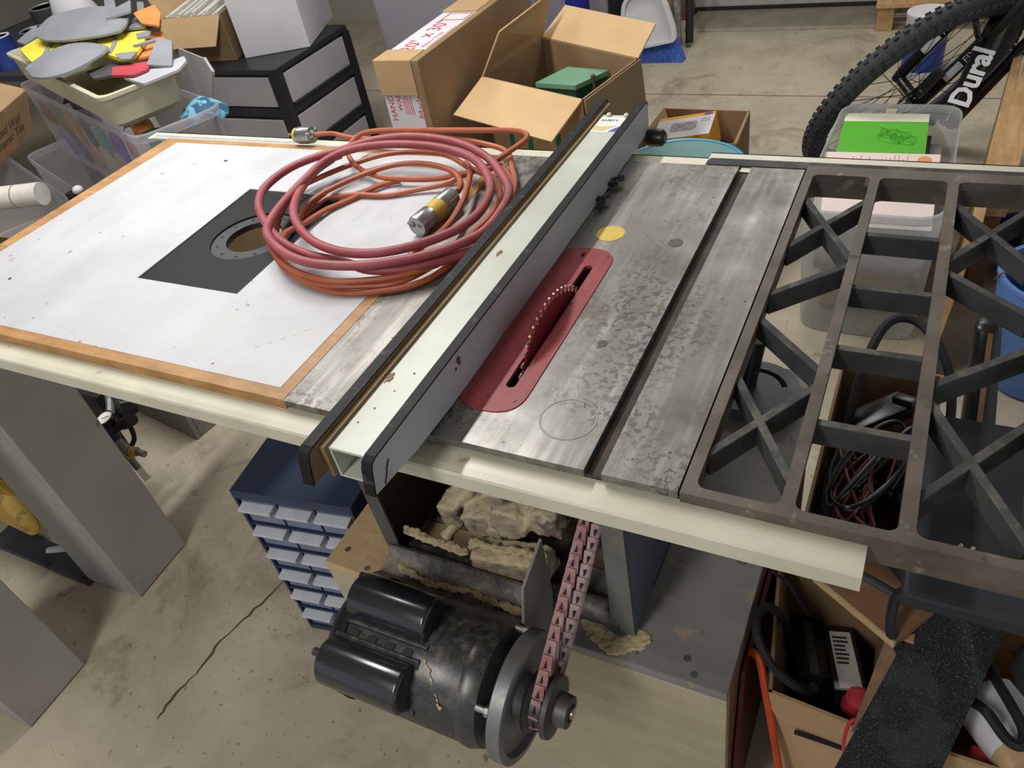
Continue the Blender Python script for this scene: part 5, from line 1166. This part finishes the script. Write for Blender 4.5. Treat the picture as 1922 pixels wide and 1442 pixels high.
# ------------------------------------------------------------------ bicycle leaning behind the books bin
cW = V(.5872,2.334,-.545); yaw, tl_ = math.radians(48), math.radians(-31)
u = V(math.cos(yaw),math.sin(yaw),0); n0 = V(-math.sin(yaw),math.cos(yaw),0); w = V(0,0,1)*math.cos(tl_) + n0*math.sin(tl_); ax = u.cross(w)
bk = thing('bicycle', 'black mountain bicycle with knobbly tyres and white lettering leaning at the right', 'bicycle', (.9,2.5,F0))
def wp(a, b, c=0, o=cW): return o + u*a + w*b + ax*c
def wheel(o):
    m = MB(); m.tube([wp(.334*math.cos(t),.334*math.sin(t),0,o) for t in [2*PI*k/72 for k in range(72)]], .034, 14, True)
    ty_ = m.build('tyre', TIRE, bk)
    m = MB()
    for k in range(72):
        t = 2*PI*(k+.25)/72
        for j, q in enumerate((-1.05,-.38,.38,1.05)):
            tt = t + (.022 if j in (1,2) else -.018)
            r_ = .334 + .0350*math.cos(q); cpos = .0350*math.sin(q)
            p = wp(r_*math.cos(tt), r_*math.sin(tt), cpos, o); rad = (u*math.cos(tt)+w*math.sin(tt))*math.cos(q) + ax*math.sin(q); tan = -u*math.sin(tt)+w*math.cos(tt)
            m.bar(p - tan*.0068, p + tan*.0068, .0105, .0095, rad)
    m.build('tread_knobs', TIRE, ty_, smooth=False)
    m = MB(); m.tube([wp(.302*math.cos(t),.302*math.sin(t),0,o) for t in [2*PI*k/64 for k in range(64)]], .0115, 8, True); m.build('rim', BLACK, bk)
    m = MB(); m.tube([wp(0,0,-.045,o),wp(0,0,.045,o)], .017, 14); m.tube([wp(0,0,-.062,o),wp(0,0,.062,o)], .008, 10); m.tube([wp(0,0,.032,o),wp(0,0,.036,o)], .030, 20); m.build('hub', BLACK, bk)
    m = MB()
    for k in range(28):
        t = 2*PI*k/28; s_ = 1 if k % 2 else -1; t2 = t + (.9 if (k//2) % 2 else -.9)
        m.tube([wp(.022*math.cos(t2),.022*math.sin(t2),.030*s_,o), wp(.296*math.cos(t),.296*math.sin(t),0,o)], .0013, 4)
    m.build('spokes', SPOKE, bk)
    m = MB(); m.plate(ngon(.080,36), [ngon(.066,36)], .038,.040, Matrix((u,w,ax)).transposed().to_4x4()); 
    for v in m.bm.verts: v.co += o
    for k in range(6):
        t = 2*PI*k/6; m.bar(wp(.028*math.cos(t),.028*math.sin(t),.039,o), wp(.068*math.cos(t+.35),.068*math.sin(t+.35),.039,o), .006,.002, ax)
    m.build('brake_disc', SPOKE, bk, smooth=False)
wheel(cW)
# steering axis direction in the wheel plane (towards the frame)
sd = (w*.94 + u*.34).normalized(); fw = (u*.94 - w*.34).normalized()
hd = cW + sd*.46 + fw*(-.045) ; hd = cW + sd*.47
for s_ in (-1,1):
    a = cW + ax*.060*s_ + fw*(-.0); b = cW + ax*.060*s_ + sd*.26; c = cW + ax*.058*s_ + sd*.44
    m = MB(); m.tube([a - sd*.015, a+sd*.02, b], [.014,.019,.0215], 14); lg = m.build('fork_leg', BIKEB, bk)
    m = MB(); m.tube([b, c], .0165, 14); m.build('stanchion', SPOKE, lg)
    p = a.lerp(b,.50); vis = (V(.677,-.499,.61)-p).normalized(); nrm = (vis - sd*vis.dot(sd)).normalized(); side = nrm.cross(sd)
    M = frame(p + nrm*.0208 - side*.012, sd, nrm.cross(sd))
    m = MB(); m.box(-.02,.045,0,.022,0,.0008,M); m.build('silver_band', BIKEW, lg, smooth=False)
    text('FIX', .030, M @ TR(.055,0,.001), BIKEW, lg, 'decal_lettering')
m = MB(); m.bar(cW+ax*.075+sd*.43, cW-ax*.075+sd*.43, .05, .035, tuple(sd)); m.tube([cW+sd*.42,cW+sd*.62],.026,12); m.build('fork_crown', BIKEB, bk, bevel=.004)
m = MB(); m.tube(cr([cW+ax*.06+sd*.25,cW+ax*.06+sd*.27+fw*(-.06),cW+sd*.30+fw*(-.075),cW-ax*.06+sd*.27+fw*(-.06),cW-ax*.06+sd*.25],5),.009,8); m.build('fork_arch', BIKEB, bk)
m = MB(); m.bar(cW+ax*.052+sd*.03-fw*.04, cW+ax*.052+sd*.13-fw*.05, .03,.03, tuple(ax)); m.tube([cW+ax*.05+sd*.05-fw*.045,cW+ax*.068+sd*.05-fw*.045],.014,10); m.build('brake_caliper', BLACK, bk, bevel=.003)
# frame tubes run from the head tube back to the bottom bracket along the bicycle
dt0 = cW + sd*.50 + fw*.030; 
bb = V(.775,1.98,-.585)
bb = cW + u*.60 + w*(-.02)
# the bicycle is turned: its frame comes towards the camera side of the wheel
fdir = V(.10,-.62,-.40).normalized()
h0 = V(.845,2.43,-.215); bbp = V(.722,2.122,-.565)
m = MB(); m.tube([h0, h0.lerp(bbp,.5), bbp], [.030,.033,.030], 16); dtb = m.build('down_tube', BIKEB, bk)
axd = (h0-bbp).normalized(); p = bbp.lerp(h0,.10); vis = (V(.677,-.499,.61)-p).normalized(); nrm = (vis - axd*vis.dot(axd)).normalized(); side = nrm.cross(axd)
M = frame(p + nrm*.0335 - side*.026, axd, side)
text('Dural', .082, M, WINK, dtb, 'white_lettering', sx=.95, bold=.0028)
m = MB(); m.tube([h0+sd*.03, h0+sd*.05+V(.30,.32,-.02)],.022,12); m.tube([h0+V(.30,.32,.02), bbp],.020,12); m.build('frame_tubes', BIKEB, bk)
m = MB(); m.tube(cr([h0+sd*.06, h0+sd*.16, h0+sd*.18+ax*.15, h0+sd*.17+ax*.33],5),.014,10); m.tube(cr([h0+sd*.16, h0+sd*.18-ax*.15, h0+sd*.17-ax*.33],5),.014,10); m.build('handlebar', BLACK, bk)
m = MB(); m.tube([h0+V(.03,-.12,.03), h0+V(.13,-.05,.22)],.012,10); m.build('accent_tube', VIO, bk)
rw = cW + u*1.04
m = MB(); m.tube([rw + (u*math.cos(t)+w*math.sin(t))*.334 for t in [2*PI*k/64 for k in range(64)]], .0285, 12, True); m.build('tyre', TIRE, bk)
m = MB(); m.tube([rw + (u*math.cos(t)+w*math.sin(t))*.302 for t in [2*PI*k/64 for k in range(64)]], .0115, 8, True); m.build('rim', BLACK, bk)
m = MB(); m.tube([rw-ax*.05,rw+ax*.05],.018,10); m.tube([h0+V(.30,.32,.02), rw+ax*.05],.010,8); m.build('seat_stay', BIKEB, bk)

# ------------------------------------------------------------------ books bin
bt_ = tote('books_bin', 'milky plastic bin with a green book and printed sheets behind the webbed wing', 'storage bin', [(.405,1.375),(.742,1.375),(.748,2.030),(.425,2.030)], -.465, F0, TOTEB, taper=.10, r=.07)
m = MB(); m.box(.545,.575,2.018,2.0195,-.50,-.474); m.build('tape_scrap', mat('cream_tape','d6cfae',None,9,.6), bt_, smooth=False)
bkz = -.600
gbk = thing('green_book', 'lime green hardcover book with a cream band lying in the milky bin', 'book', (.57,1.83,bkz))
Mb = frame((.446,1.705,-.494), V(.232,.008,.0), V(.020,.30,.010)) @ Matrix.Diagonal((.90,.93,1,1))
m = MB(); m.box(.002,.252,.003,.317,-.0295,-.0035,Mb); m.build('pages', PAPER, gbk, smooth=False)
m = MB(); m.box(0,.255,0,.265,-.0035,0,Mb); m.box(0,.255,0,.265,-.033,-.0295,Mb); m.box(.2521,.2555,0,.265,-.0295,-.0035,Mb); cv = m.build('cover', GREEN, gbk, smooth=False)
m = MB(); m.box(0,.255,.265,.32,-.0035,0,Mb); m.box(.2521,.2555,.265,.32,-.0295,-.0035,Mb); m.build('cream_band', CANARY, gbk, smooth=False)
m = MB(); q_ = [Mb @ V(.165+.055*math.sin(t*1.7)*math.cos(t*.31)+random.gauss(0,.006), .165+.05*math.cos(t*2.3)*math.sin(t*.23+1)+random.gauss(0,.006), .0008) for t in [k*.55 for k in range(70)]]
m.tube(cr(q_, 3), .0005, 4)
m.build('ink_drawing', mat('green_ink','3f9a2a',None,9,.7), cv)
lines(Mb @ TR(.095,.050,.0004), .14, .008, 1, mat('pale_green_ink','a7d68c',None,9,.7), cv)
b2 = thing('thin_book', 'thin dark spined book under the lime green book in the milky bin', 'book', (.60,1.80,bkz-.06))
Mc = Mb @ TR(.018,.02,-.060)
m = MB(); m.box(.0,.250,.0,.28,-.020,-.004,Mc); m.build('pages', PAPER, b2, smooth=False)
m = MB(); m.box(-.002,.254,-.002,.282,-.0035,0,Mc); m.box(-.002,.254,-.002,.282,-.024,-.0205,Mc); m.build('cover', DGREY, b2, smooth=False)
m = MB(); m.box(.445,.715,1.47,1.97,-.70,-.556); tag(m.build('magazine_stack', mat('stacked_paper','b7b0a6','8f8a94',4,.8,grain=('6f6a74',(3,3,160),.7)), smooth=False, bevel=.003), 'flat stack of magazines filling the milky bin under the books', 'magazines')
m = MB(); m.box(.465,.695,1.51,1.90,F0+.02,-.7005); tag(m.build('kraft_bundle', CBOARD, smooth=False, bevel=.006), 'brown kraft bundle at the bottom of the milky bin', 'bundle')
ps = thing('printed_sheet', 'pale pink printed sheet with an orange disc leaning in the milky bin', 'paper sheet', (.57,1.44,-.66))
Ms = frame((.428,1.445,-.545), V(.30,.01,0), V(-.0,.28,.068)) @ Matrix.Diagonal((.92,1,1,1))
m = MB(); m.box(0,.318,0,.290,-.001,0,Ms); m.build('sheet', mat('pink_white_paper','e2d6d2','e6cfc8',3,.7), ps, smooth=False)
m = MB(); m.prism(ngon(.020,28,.278,.262),0,.0005,Ms); m.build('orange_disc', mat('peach_print','dd9a5c',None,9,.7), ps, smooth=False)
m = MB()
for i in range(15):
    x = .07 + i*.0115
    if 5 < i < 8: continue
    h = random.uniform(.018,.042); m.box(x,x+.0022,.240,.240+h,0,.0004,Ms)
m.build('printed_text', mat('grey_text','9a8f90',None,9,.7), ps, smooth=False)

# ------------------------------------------------------------------ lumber, bucket and dark tools at the right
wl = thing('pallet_frame', 'rough pine frame of two boards leaning between the milky bin and the blue bucket', 'wood frame', (.80,1.85,F0))
m = MB(); m.hexa([V(.745,1.25,F0),V(.770,1.25,F0),V(.880,2.42,F0),V(.855,2.42,F0)],[V(.800,1.42,-.50),V(.825,1.42,-.50),V(.895,2.42,-.425),V(.870,2.42,-.425)]); m.build('board', LUM, wl, smooth=False, bevel=.002)
m = MB(); m.hexa([V(.828,1.60,-.575),V(.885,1.60,-.575),V(.955,2.36,-.53),V(.898,2.36,-.53)],[V(.828,1.60,-.47),V(.885,1.60,-.47),V(.955,2.36,-.425),V(.898,2.36,-.425)]); m.build('board', LUM, wl, smooth=False, bevel=.002)
m = MB(); m.hexa([V(.835,1.64,F0),V(.88,1.64,F0),V(.88,1.70,F0),V(.835,1.70,F0)],[V(.835,1.64,-.58),V(.88,1.64,-.58),V(.885,1.70,-.57),V(.84,1.70,-.57)]); m.build('upright', LUMD, wl, smooth=False)
bu = thing('bucket', 'blue plastic bucket with yellow foam in it beyond the right end of the wing', 'bucket', (1.00,1.33,F0))
M = TR(1.010,1.34,F0)
m = MB(); m.lathe([(0,.004),(.105,.004),(.112,.012),(.135,.300),(.139,.302),(.139,.312),(.128,.312),(.105,.02),(0,.014)],36,M); m.build('bucket_body', BUCK, bu)
m = MB(); m.tube([M @ V(.14*math.cos(t),.14*math.sin(t)*.5-.02,.29-.10*math.sin(t)) for t in [PI+PI*k/16 for k in range(17)]],.003,6); m.build('wire_handle', STEEL, bu)
m = MB(); m.box(.935,1.085,1.27,1.41,-.60,-.53, TR(0,0,0)); tag(m.build('foam_sponge', SPONGE, bevel=.015, seg=2), 'yellow foam sponge sitting in the mouth of the blue bucket', 'sponge')
m = MB(); m.tube(cr([(.90,1.95,F0+.05),(.98,1.90,F0+.10),(1.02,1.98,F0+.08)],5),[.05]*11,12); tag(m.build('blue_bag', BLUET), 'crumpled blue bag behind the bucket and pine frame', 'bag')
m = MB(); m.ball((1.04,2.02,-.50),.075,(1,1,1.4),2,.1); m.box(.99,1.10,1.97,2.08,F0,-.55); tag(m.build('purple_bag', PURP), 'purple bag at the right edge of the frame behind the pine frame', 'bag')
m = MB(); m.ball((1.02,1.78,-.56),.09,(1,1,.8),2,.15); m.box(.95,1.10,1.72,1.85,F0,-.58); tag(m.build('green_sack', mat('mottled_green','2f3d33','4a564a',30,.8)), 'mottled dark green sack at the right edge beyond the pine frame', 'sack')
to = thing('hand_saw_case', 'black ribbed tool with a rounded end standing under the far right of the wing', 'tool', (.87,1.05,F0))
m = MB(); m.hexa([V(.85,.80,F0),V(.93,.80,F0),V(.93,.88,F0),V(.85,.88,F0)],[V(.825,1.02,-.50),V(.875,1.02,-.50),V(.875,1.07,-.50),V(.825,1.07,-.50)]); m.build('tool_body', BLACK, to, bevel=.018, seg=3)
m = MB(); m.bar((.885,.79,-.84),(.856,1.012,-.51),.008,.012); m.build('brown_strip', LUMD, to, smooth=False)

# ------------------------------------------------------------------ things under the wing
pz_ = thing('miter_gauge_base', 'grey cast half round base with a curved slot lying on the wooden platform', 'saw part', (.51,.60,-.41))
m = MB(); arc = [(.500+.085*math.cos(t), .575+.085*math.sin(t)) for t in [PI*k/20 for k in range(21)]] + [(.415,.520),(.585,.520)]
arc = [(.470+.080*math.cos(t), .590+.080*math.sin(t)) for t in [PI*k/20-.25 for k in range(21)]] + [(.400,.530),(.535,.525)]
slot2 = [(.470+.058*math.cos(t), .590+.058*math.sin(t)) for t in [.35+2.2*k/14 for k in range(15)]] + [(.470+.048*math.cos(t), .590+.048*math.sin(t)) for t in [2.55-2.2*k/14 for k in range(15)]]
m.plate(arc, [slot2], -.4095, -.385); m.build('half_round_plate', mat('dull_grey_casting','5d6063','4f5255',14,.55,.4,.1), pz_, smooth=False, bevel=.0015)
m = MB(); m.tube([(.455,.600,-.385),(.462,.625,-.30)],[.016,.019],14); m.build('black_grip', BLACK, pz_)
def carton3(name, label, x0, x1, y0, y1, z0, z1, skip=(), th=.005, mt=CBOARDD):
    o = thing(name, label, 'carton', ((x0+x1)/2,(y0+y1)/2,z0))
    for k, (nm, b) in enumerate((('front_wall',(x0,x1,y0,y0+th)),('back_wall',(x0,x1,y1-th,y1)),('side_wall',(x0,x0+th,y0+th,y1-th)),('side_wall',(x1-th,x1,y0+th,y1-th)))):
        if k in skip: continue
        mm = MB(); mm.box(*b,z0,z1); mm.build(nm, mt, o, smooth=False)
    mm = MB(); mm.box(x0+th,x1-th,y0+th,y1-th,z0,z0+.005); mm.build('bottom', mt, o, smooth=False)
    return o
k1 = carton3('cable_carton', 'open brown carton stuffed with black and red cables under the middle of the wing', .598,.775,.36,.785,F0,-.45)
def cable(name, label, pts, r, mt, cat='cable', group=None, n=6):
    mm = MB(); mm.tube(cr(pts, n), r, 8); return tag(mm.build(name, mt), label, cat, group)
cable('black_cable', 'thick black cable arching over the back of the cable carton', [(.625,.60,-.60),(.632,.66,-.47),(.640,.72,-.40),(.665,.80,-.36),(.71,.82,-.36),(.76,.77,-.38),(.79,.72,-.44),(.80,.66,-.55),(.80,.60,-.70)], .0085, BLACKM)
for i in range(5):
    cx_, cy_ = .686, .50; z_ = -.62+.028*i; rr_ = .070 + .006*math.sin(i*2)
    cable('coiled_cable', 'black coiled cable heaped in the cable carton', [(cx_+rr_*math.cos(t)*.95+.004*math.sin(3*t+i), cy_+rr_*1.45*math.sin(t), z_+.012*math.sin(2*t+i)) for t in [2*PI*k/14 for k in range(14)]], .0075, BLACKM, 'cable', 'black cables coiled in the carton')
for i in range(6):
    a = i*1.05; p = [(.686+.06*math.cos(a+t*1.3)*(.4+.6*math.sin(t+i)), .50+.10*math.sin(a*1.7+t*1.6), -.475+.012*math.sin(t*3+i)) for t in [k*.55 for k in range(8)]]
    cable('red_wire', 'thin red wire tangled on top of the cable carton heap', p, .0028, mat('dark_red_wire'+'abcdef'[i],'5f2825',None,9,.5), 'wire', 'red wires in the cable carton')
for i in range(5):
    a = i*1.3+.5; p = [(.686+.065*math.cos(a+t*1.1), .53+.11*math.sin(a*1.3+t*1.5), -.462+.012*math.sin(t*2+i)) for t in [k*.55 for k in range(8)]]
    cable('thin_black_wire', 'thin black wire tangled on top of the cable carton heap', p, .0035, BLACK, 'wire', 'black wires in the cable carton')
m = MB(); m.bar((.640,.66,-.50),(.720,.70,-.46),.05,.03); m.bar((.70,.70,-.45),(.735,.68,-.44),.02,.02); tag(m.build('power_adapter', BLACK, bevel=.005), 'black and grey plug adapter at the back of the cable carton', 'adapter')
m = MB(); m.box(.80,.905,.62,.80,F0,-.60); tag(m.build('tool_case', BLACKM, bevel=.01), 'black tool case in the shade to the right of the cable carton', 'tool case')
m = MB(); m.box(.60,.76,.87,.99,F0,-.66) ; m = MB(); m.bar((.60,.44,-.41),(.59,.55,-.40),.006,.006)
m.bm.free()
# near carton with the adapters
k2 = thing('adapter_carton', 'open kraft carton at the lower right holding black adapters beside the platform', 'carton', (.67,.16,F0))
zr2 = -.47
for nm, pts, pb_ in (('front_wall',[(.607,.072,0),(.745,.062,0)],[(.665,.072,0),(.745,.062,0)]),('side_wall',[(.572,.318,0),(.607,.072,0)],[(.63,.318,0),(.665,.072,0)]),('back_wall',[(.745,.318,0),(.572,.318,0)],[(.745,.318,0),(.63,.318,0)]),('side_wall',[(.745,.062,0),(.745,.318,0)],[(.745,.062,0),(.745,.318,0)])):
    a, b = V(*pts[0]), V(*pts[1]); n_ = V(b.y-a.y, a.x-b.x, 0).normalized()*-.005
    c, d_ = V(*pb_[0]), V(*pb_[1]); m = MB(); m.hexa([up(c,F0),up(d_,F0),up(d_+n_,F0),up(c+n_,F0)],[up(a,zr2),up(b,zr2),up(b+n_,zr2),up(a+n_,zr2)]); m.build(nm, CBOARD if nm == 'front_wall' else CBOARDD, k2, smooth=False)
m = MB(); m.box(.672,.738,.08,.31,F0+.001,F0+.006); m.build('bottom', CBOARDD, k2, smooth=False)
m = MB(); m.box(.648,.735,.0615,.0655,-.545,-.538); m.build('hand_slot', BLACKM, k2, smooth=False)
for k, (x, y, z, rz_) in enumerate(((.650,.215,-.60,.25),(.703,.200,-.585,.25))):
    o = thing('power_brick', ['black power brick with a small printed label, nearer the left wall of the adapter carton','black power brick with a white label, in the middle of the adapter carton'][k], 'power adapter', (x,y,z-.10), rz_, 'power bricks in the adapter carton')
    M = local(o) @ rot(-.35,0,0)
    m = MB(); m.box(-.024,.024,-.075,.075,0,.10,M); m.build('brick', BLACK, o, bevel=.004)
    m = MB(); m.box(-.015 if k else -.006,.017 if k else .008,-.07,.06,.1001,.1008,M); lb_ = m.build('label', PAPER if k else mat('dim_label','5a5f60',None,9,.6), o, smooth=False)
    if k: lines(M @ TR(-.012,-.02,.1009) , .024, .07, 7, DINK, lb_)
cable('black_cable', 'thick black cable looping over the left wall of the adapter carton', [(.615,.215,-.58),(.606,.206,-.50),(.593,.186,-.445),(.580,.171,-.42),(.572,.148,-.415),(.580,.120,-.42),(.599,.100,-.435),(.619,.094,-.455),(.644,.095,-.475),(.661,.119,-.52),(.66,.15,-.56)], .0068, BLACKM)
m = MB(); m.tube([(.716,.110,-.505),(.720,.104,-.470)],.017,12); m.ball((.720,.103,-.468),.0165,(1,1,.5),1); tag(m.build('plastic_plug', REDCAP), 'red plastic plug in the adapter carton beside the brown board', 'plug')
cable('red_wire', 'single thin red wire hanging from the adapter carton across the grit board', [(.735,.10,-.50),(.722,.068,-.455),(.712,.055,-.455),(.712,.025,-.47),(.735,.0,-.50),(.757,-.03,-.55),(.765,-.06,-.62)], .0024, mat('bright_red_wire','c23b40',None,9,.45), 'wire')
plw = thing('plywood_offcut', 'brown plywood offcut resting on the cartons under the near edge of the wing', 'plywood', (.70,.16,-.30))
Mp = frame((.640,.172,-.315), V(.104,-.066,.0), V(.040,.066,.0))
m = MB(); m.box(0,.123,0,.085,-.012,0,Mp); m.build('veneer', mat('brown_veneer','8f6b4c','7d5b3d',6,.6,grain=('6b4b31',(8,60,60),.5)), plw, smooth=False)
m = MB(); m.box(-.0005,.123,-.003,-.0002,-.012,-.0002,Mp); m.build('layered_edge', PLY, plw, smooth=False)
m = MB(); m.hexa([V(.752,.140,F0),V(.765,.14,F0),V(.765,.20,F0),V(.752,.20,F0)],[V(.752,.125,-.335),V(.765,.125,-.335),V(.765,.175,-.335),V(.752,.175,-.335)]) ; m.build('support_strip', LUM, plw, smooth=False)
m = MB(); m.sheet([V(.736,.136,-.36),V(.765,.128,-.36),V(.742,.097,-.47),V(.717,.054,-.47)],.012); tag(m.build('brown_board', LUMD, smooth=False), 'narrow brown board slanting along the side of the grit covered board', 'board')
gr = thing('grit_board', 'black board covered in grit tape slanting at the lower right corner', 'board', (.78,.0,F0))
ga, gb_, gc, gd = V(.775,.19,-.315), V(.858,.160,-.325), V(.806,-.02,-.40), V(.698,-.05,-.40)
m = MB(); nrm = (gb_-ga).cross(gd-ga).normalized()*.012
dn = ((gd-ga)*1.25)
g4_ = [ga + (ga-gd)*.05, gb_ + (gb_-gc)*.05, gb_ + (gc-gb_)*1.6, ga + (gd-ga)*1.55]
m.hexa([p+nrm*(1 if nrm.z < 0 else -1) for p in g4_], g4_); m.build('grit_face', GRIT, gr, smooth=False)
m = MB(); p = (g4_[2]+g4_[3])/2; m.bar(up(p,F0), p+V(0,.01,-.02), .06,.02); q = (g4_[0]+g4_[1])/2; m.bar(up(q,F0), q+V(0,0,-.02), .06,.02); m.build('prop', LUMD, gr, smooth=False)
# charcoal case lid under the near right part of the wing
cs = thing('tool_chest', 'charcoal plastic tool case lying under the near right corner of the wing', 'tool case', (.83,.22,F0))
m = MB(); m.box(.735,.99,.095,.40,-.226,-.20); m.build('lid', CASE, cs, smooth=False, bevel=.006)
m = MB(); m.box(.745,.98,.315,.39,F0,-.227); m.build('case_body', BLACKM, cs, smooth=False)
m = MB()
for i in range(6): m.bar((.784+.004*i,.170+.006*math.sin(i*2),-.1995),(.790+.004*i,.176+.006*math.cos(i*2),-.1990),.004,.002)
tag(m.build('wood_shaving', SAWD, smooth=False), 'tan wood shaving lying on the charcoal case under the wing', 'wood shaving')
cable('grey_cable', 'dark doubled cable hanging beside the plywood offcut under the wing corner', [(.720,.175,-.25),(.744,.145,-.25),(.735,.135,-.265),(.733,.120,-.28),(.737,.113,-.31),(.752,.119,-.35),(.768,.128,-.40)], .0065, BLACKM)
cable('grey_cable', 'second dark cable lying beside the plywood offcut under the wing corner', [(.65,.165,-.255),(.670,.148,-.25),(.696,.141,-.25),(.721,.139,-.26),(.740,.139,-.27),(.759,.145,-.28)], .0055, DGREY)
# lower right corner: carton with a white tub, cables and a red cap
k3 = carton3('corner_carton', 'kraft carton cut off by the lower right corner of the frame', .815,1.02,.040,.30,F0,-.42, mt=CBOARD)
wc = thing('white_canister', 'white canister tipped in the corner carton at the right edge', 'canister', (.90,.14,-.60))
m = MB(); m.tube([(.858,.135,-.430),(.905,.075,-.425)],.040,24); m.build('canister_body', WHITE, wc)
m = MB(); m.tube([(.900,.0814,-.4255),(.915,.0622,-.424)],.0408,24); m.build('brown_rim', CBOARD, wc)
cable('black_cable', 'thick black cable draped over the white canister at the right edge', [(.838,.12,-.42),(.850,.085,-.372),(.872,.055,-.368),(.886,.050,-.365),(.888,.068,-.362),(.875,.095,-.362),(.862,.125,-.37),(.86,.16,-.40)], .0065, BLACKM)
cable('black_cable', 'black cable coil at the right edge above the white canister', [(.905,.165,-.33),(.880,.150,-.325),(.873,.125,-.325),(.882,.100,-.33),(.905,.090,-.335),(.925,.105,-.34),(.93,.14,-.34)], .0065, BLACKM)
m = MB(); m.ball((.868,.068,-.455),.017,(1.3,1,.8),1,.12); m.tube([(.868,.07,-.46),(.868,.10,-.52)],.013,10); tag(m.build('plastic_plug', REDCAP), 'red plastic plug inside the corner carton below the white canister', 'plug')
# orange strap and hidden red box beside the platform
m = MB(); m.tube(cr([(.571,.122,-.466),(.585,.115,-.468),(.600,.088,-.493),(.615,.066,-.538),(.628,.052,-.596),(.638,.044,-.66),(.645,.040,-.76),(.648,.038,F0+.008)],6),.006,8)
st_ = m.build('orange_strap', ORTAPE); tag(st_, 'bright orange strap hanging between the platform and the adapter carton', 'strap')
m = MB(); m.hexa([V(.566,.03,F0),V(.572,.03,F0),V(.572,.34,F0),V(.566,.34,F0)],[V(.566,.09,-.47),V(.572,.09,-.47),V(.572,.34,-.47),V(.566,.34,-.47)]); tag(m.build('red_sheet', mat('dark_orange_sheet','6b2a18','571f12',8,.6), smooth=False), 'dark rusty orange sheet wedged between the platform and the adapter carton', 'sheet')
cable('thin_cable', 'thin black lead hanging behind the near rail beside the platform', [(.578,.148,-.26),(.588,.177,-.34),(.605,.194,-.38),(.621,.216,-.45),(.635,.225,-.49)], .0022, BLACKM)

# ------------------------------------------------------------------ camera, lights, world
f_px = 1469.53485
Rw = ((0.89062492,0.42422016,-0.16378187),(0.16873176,-0.64274528,-0.74726709),(-0.42227579,0.63789949,-0.64402438))
cam = bpy.data.cameras.new('camera'); co = bpy.data.objects.new('camera', cam); COL.objects.link(co)
cam.sensor_fit = 'HORIZONTAL'; cam.sensor_width = 36; cam.lens = f_px/1922*36; cam.clip_start = .02; cam.clip_end = 60
X, Yd, Z = Vector(Rw[0]), Vector(Rw[1]), Vector(Rw[2])
M = Matrix((X, -Yd, -Z)).transposed().to_4x4(); M.translation = V(.677108757,-.498763483,.610122372+T); co.matrix_world = M
bpy.context.scene.camera = co
def area(name, loc, tgt, sx, sy, power, col):
    l = bpy.data.lights.new(name, 'AREA'); l.shape = 'RECTANGLE'; l.size = sx; l.size_y = sy; l.energy = power; l.color = col
    o = bpy.data.objects.new(name, l); COL.objects.link(o); o.location = Vector(loc) + V(0,0,T)
    o.rotation_euler = (0,0,0) if tgt is None else (Vector(tgt)-Vector(loc)).to_track_quat('-Z','Y').to_euler(); return o
area('ceiling_lamp', (-.70,.90,1.44), None, .08, 1.2, 41, (1,.98,.96))
area('left_ceiling_lamp', (-2.25,1.55,1.44), None, .5, 1.2, 16, (.97,.98,1))
area('second_ceiling_lamp', (-.15,-1.65,1.42), (-.15,-1.2,0), .35, 1.2, 34, (1,.97,.93))
area('far_ceiling_lamp', (.1,3.0,1.45), None, 1.3, .4, 26, (1,.97,.92))
wd = bpy.data.worlds.new('garage_ambient'); bpy.context.scene.world = wd; wd.use_nodes = True
bg = wd.node_tree.nodes['Background']; bg.inputs[0].default_value = (.80,.83,.88,1); bg.inputs[1].default_value = .72
vs = bpy.context.scene.view_settings; vs.view_transform = 'Standard'; vs.look = 'None'; vs.exposure = 0; vs.gamma = 1
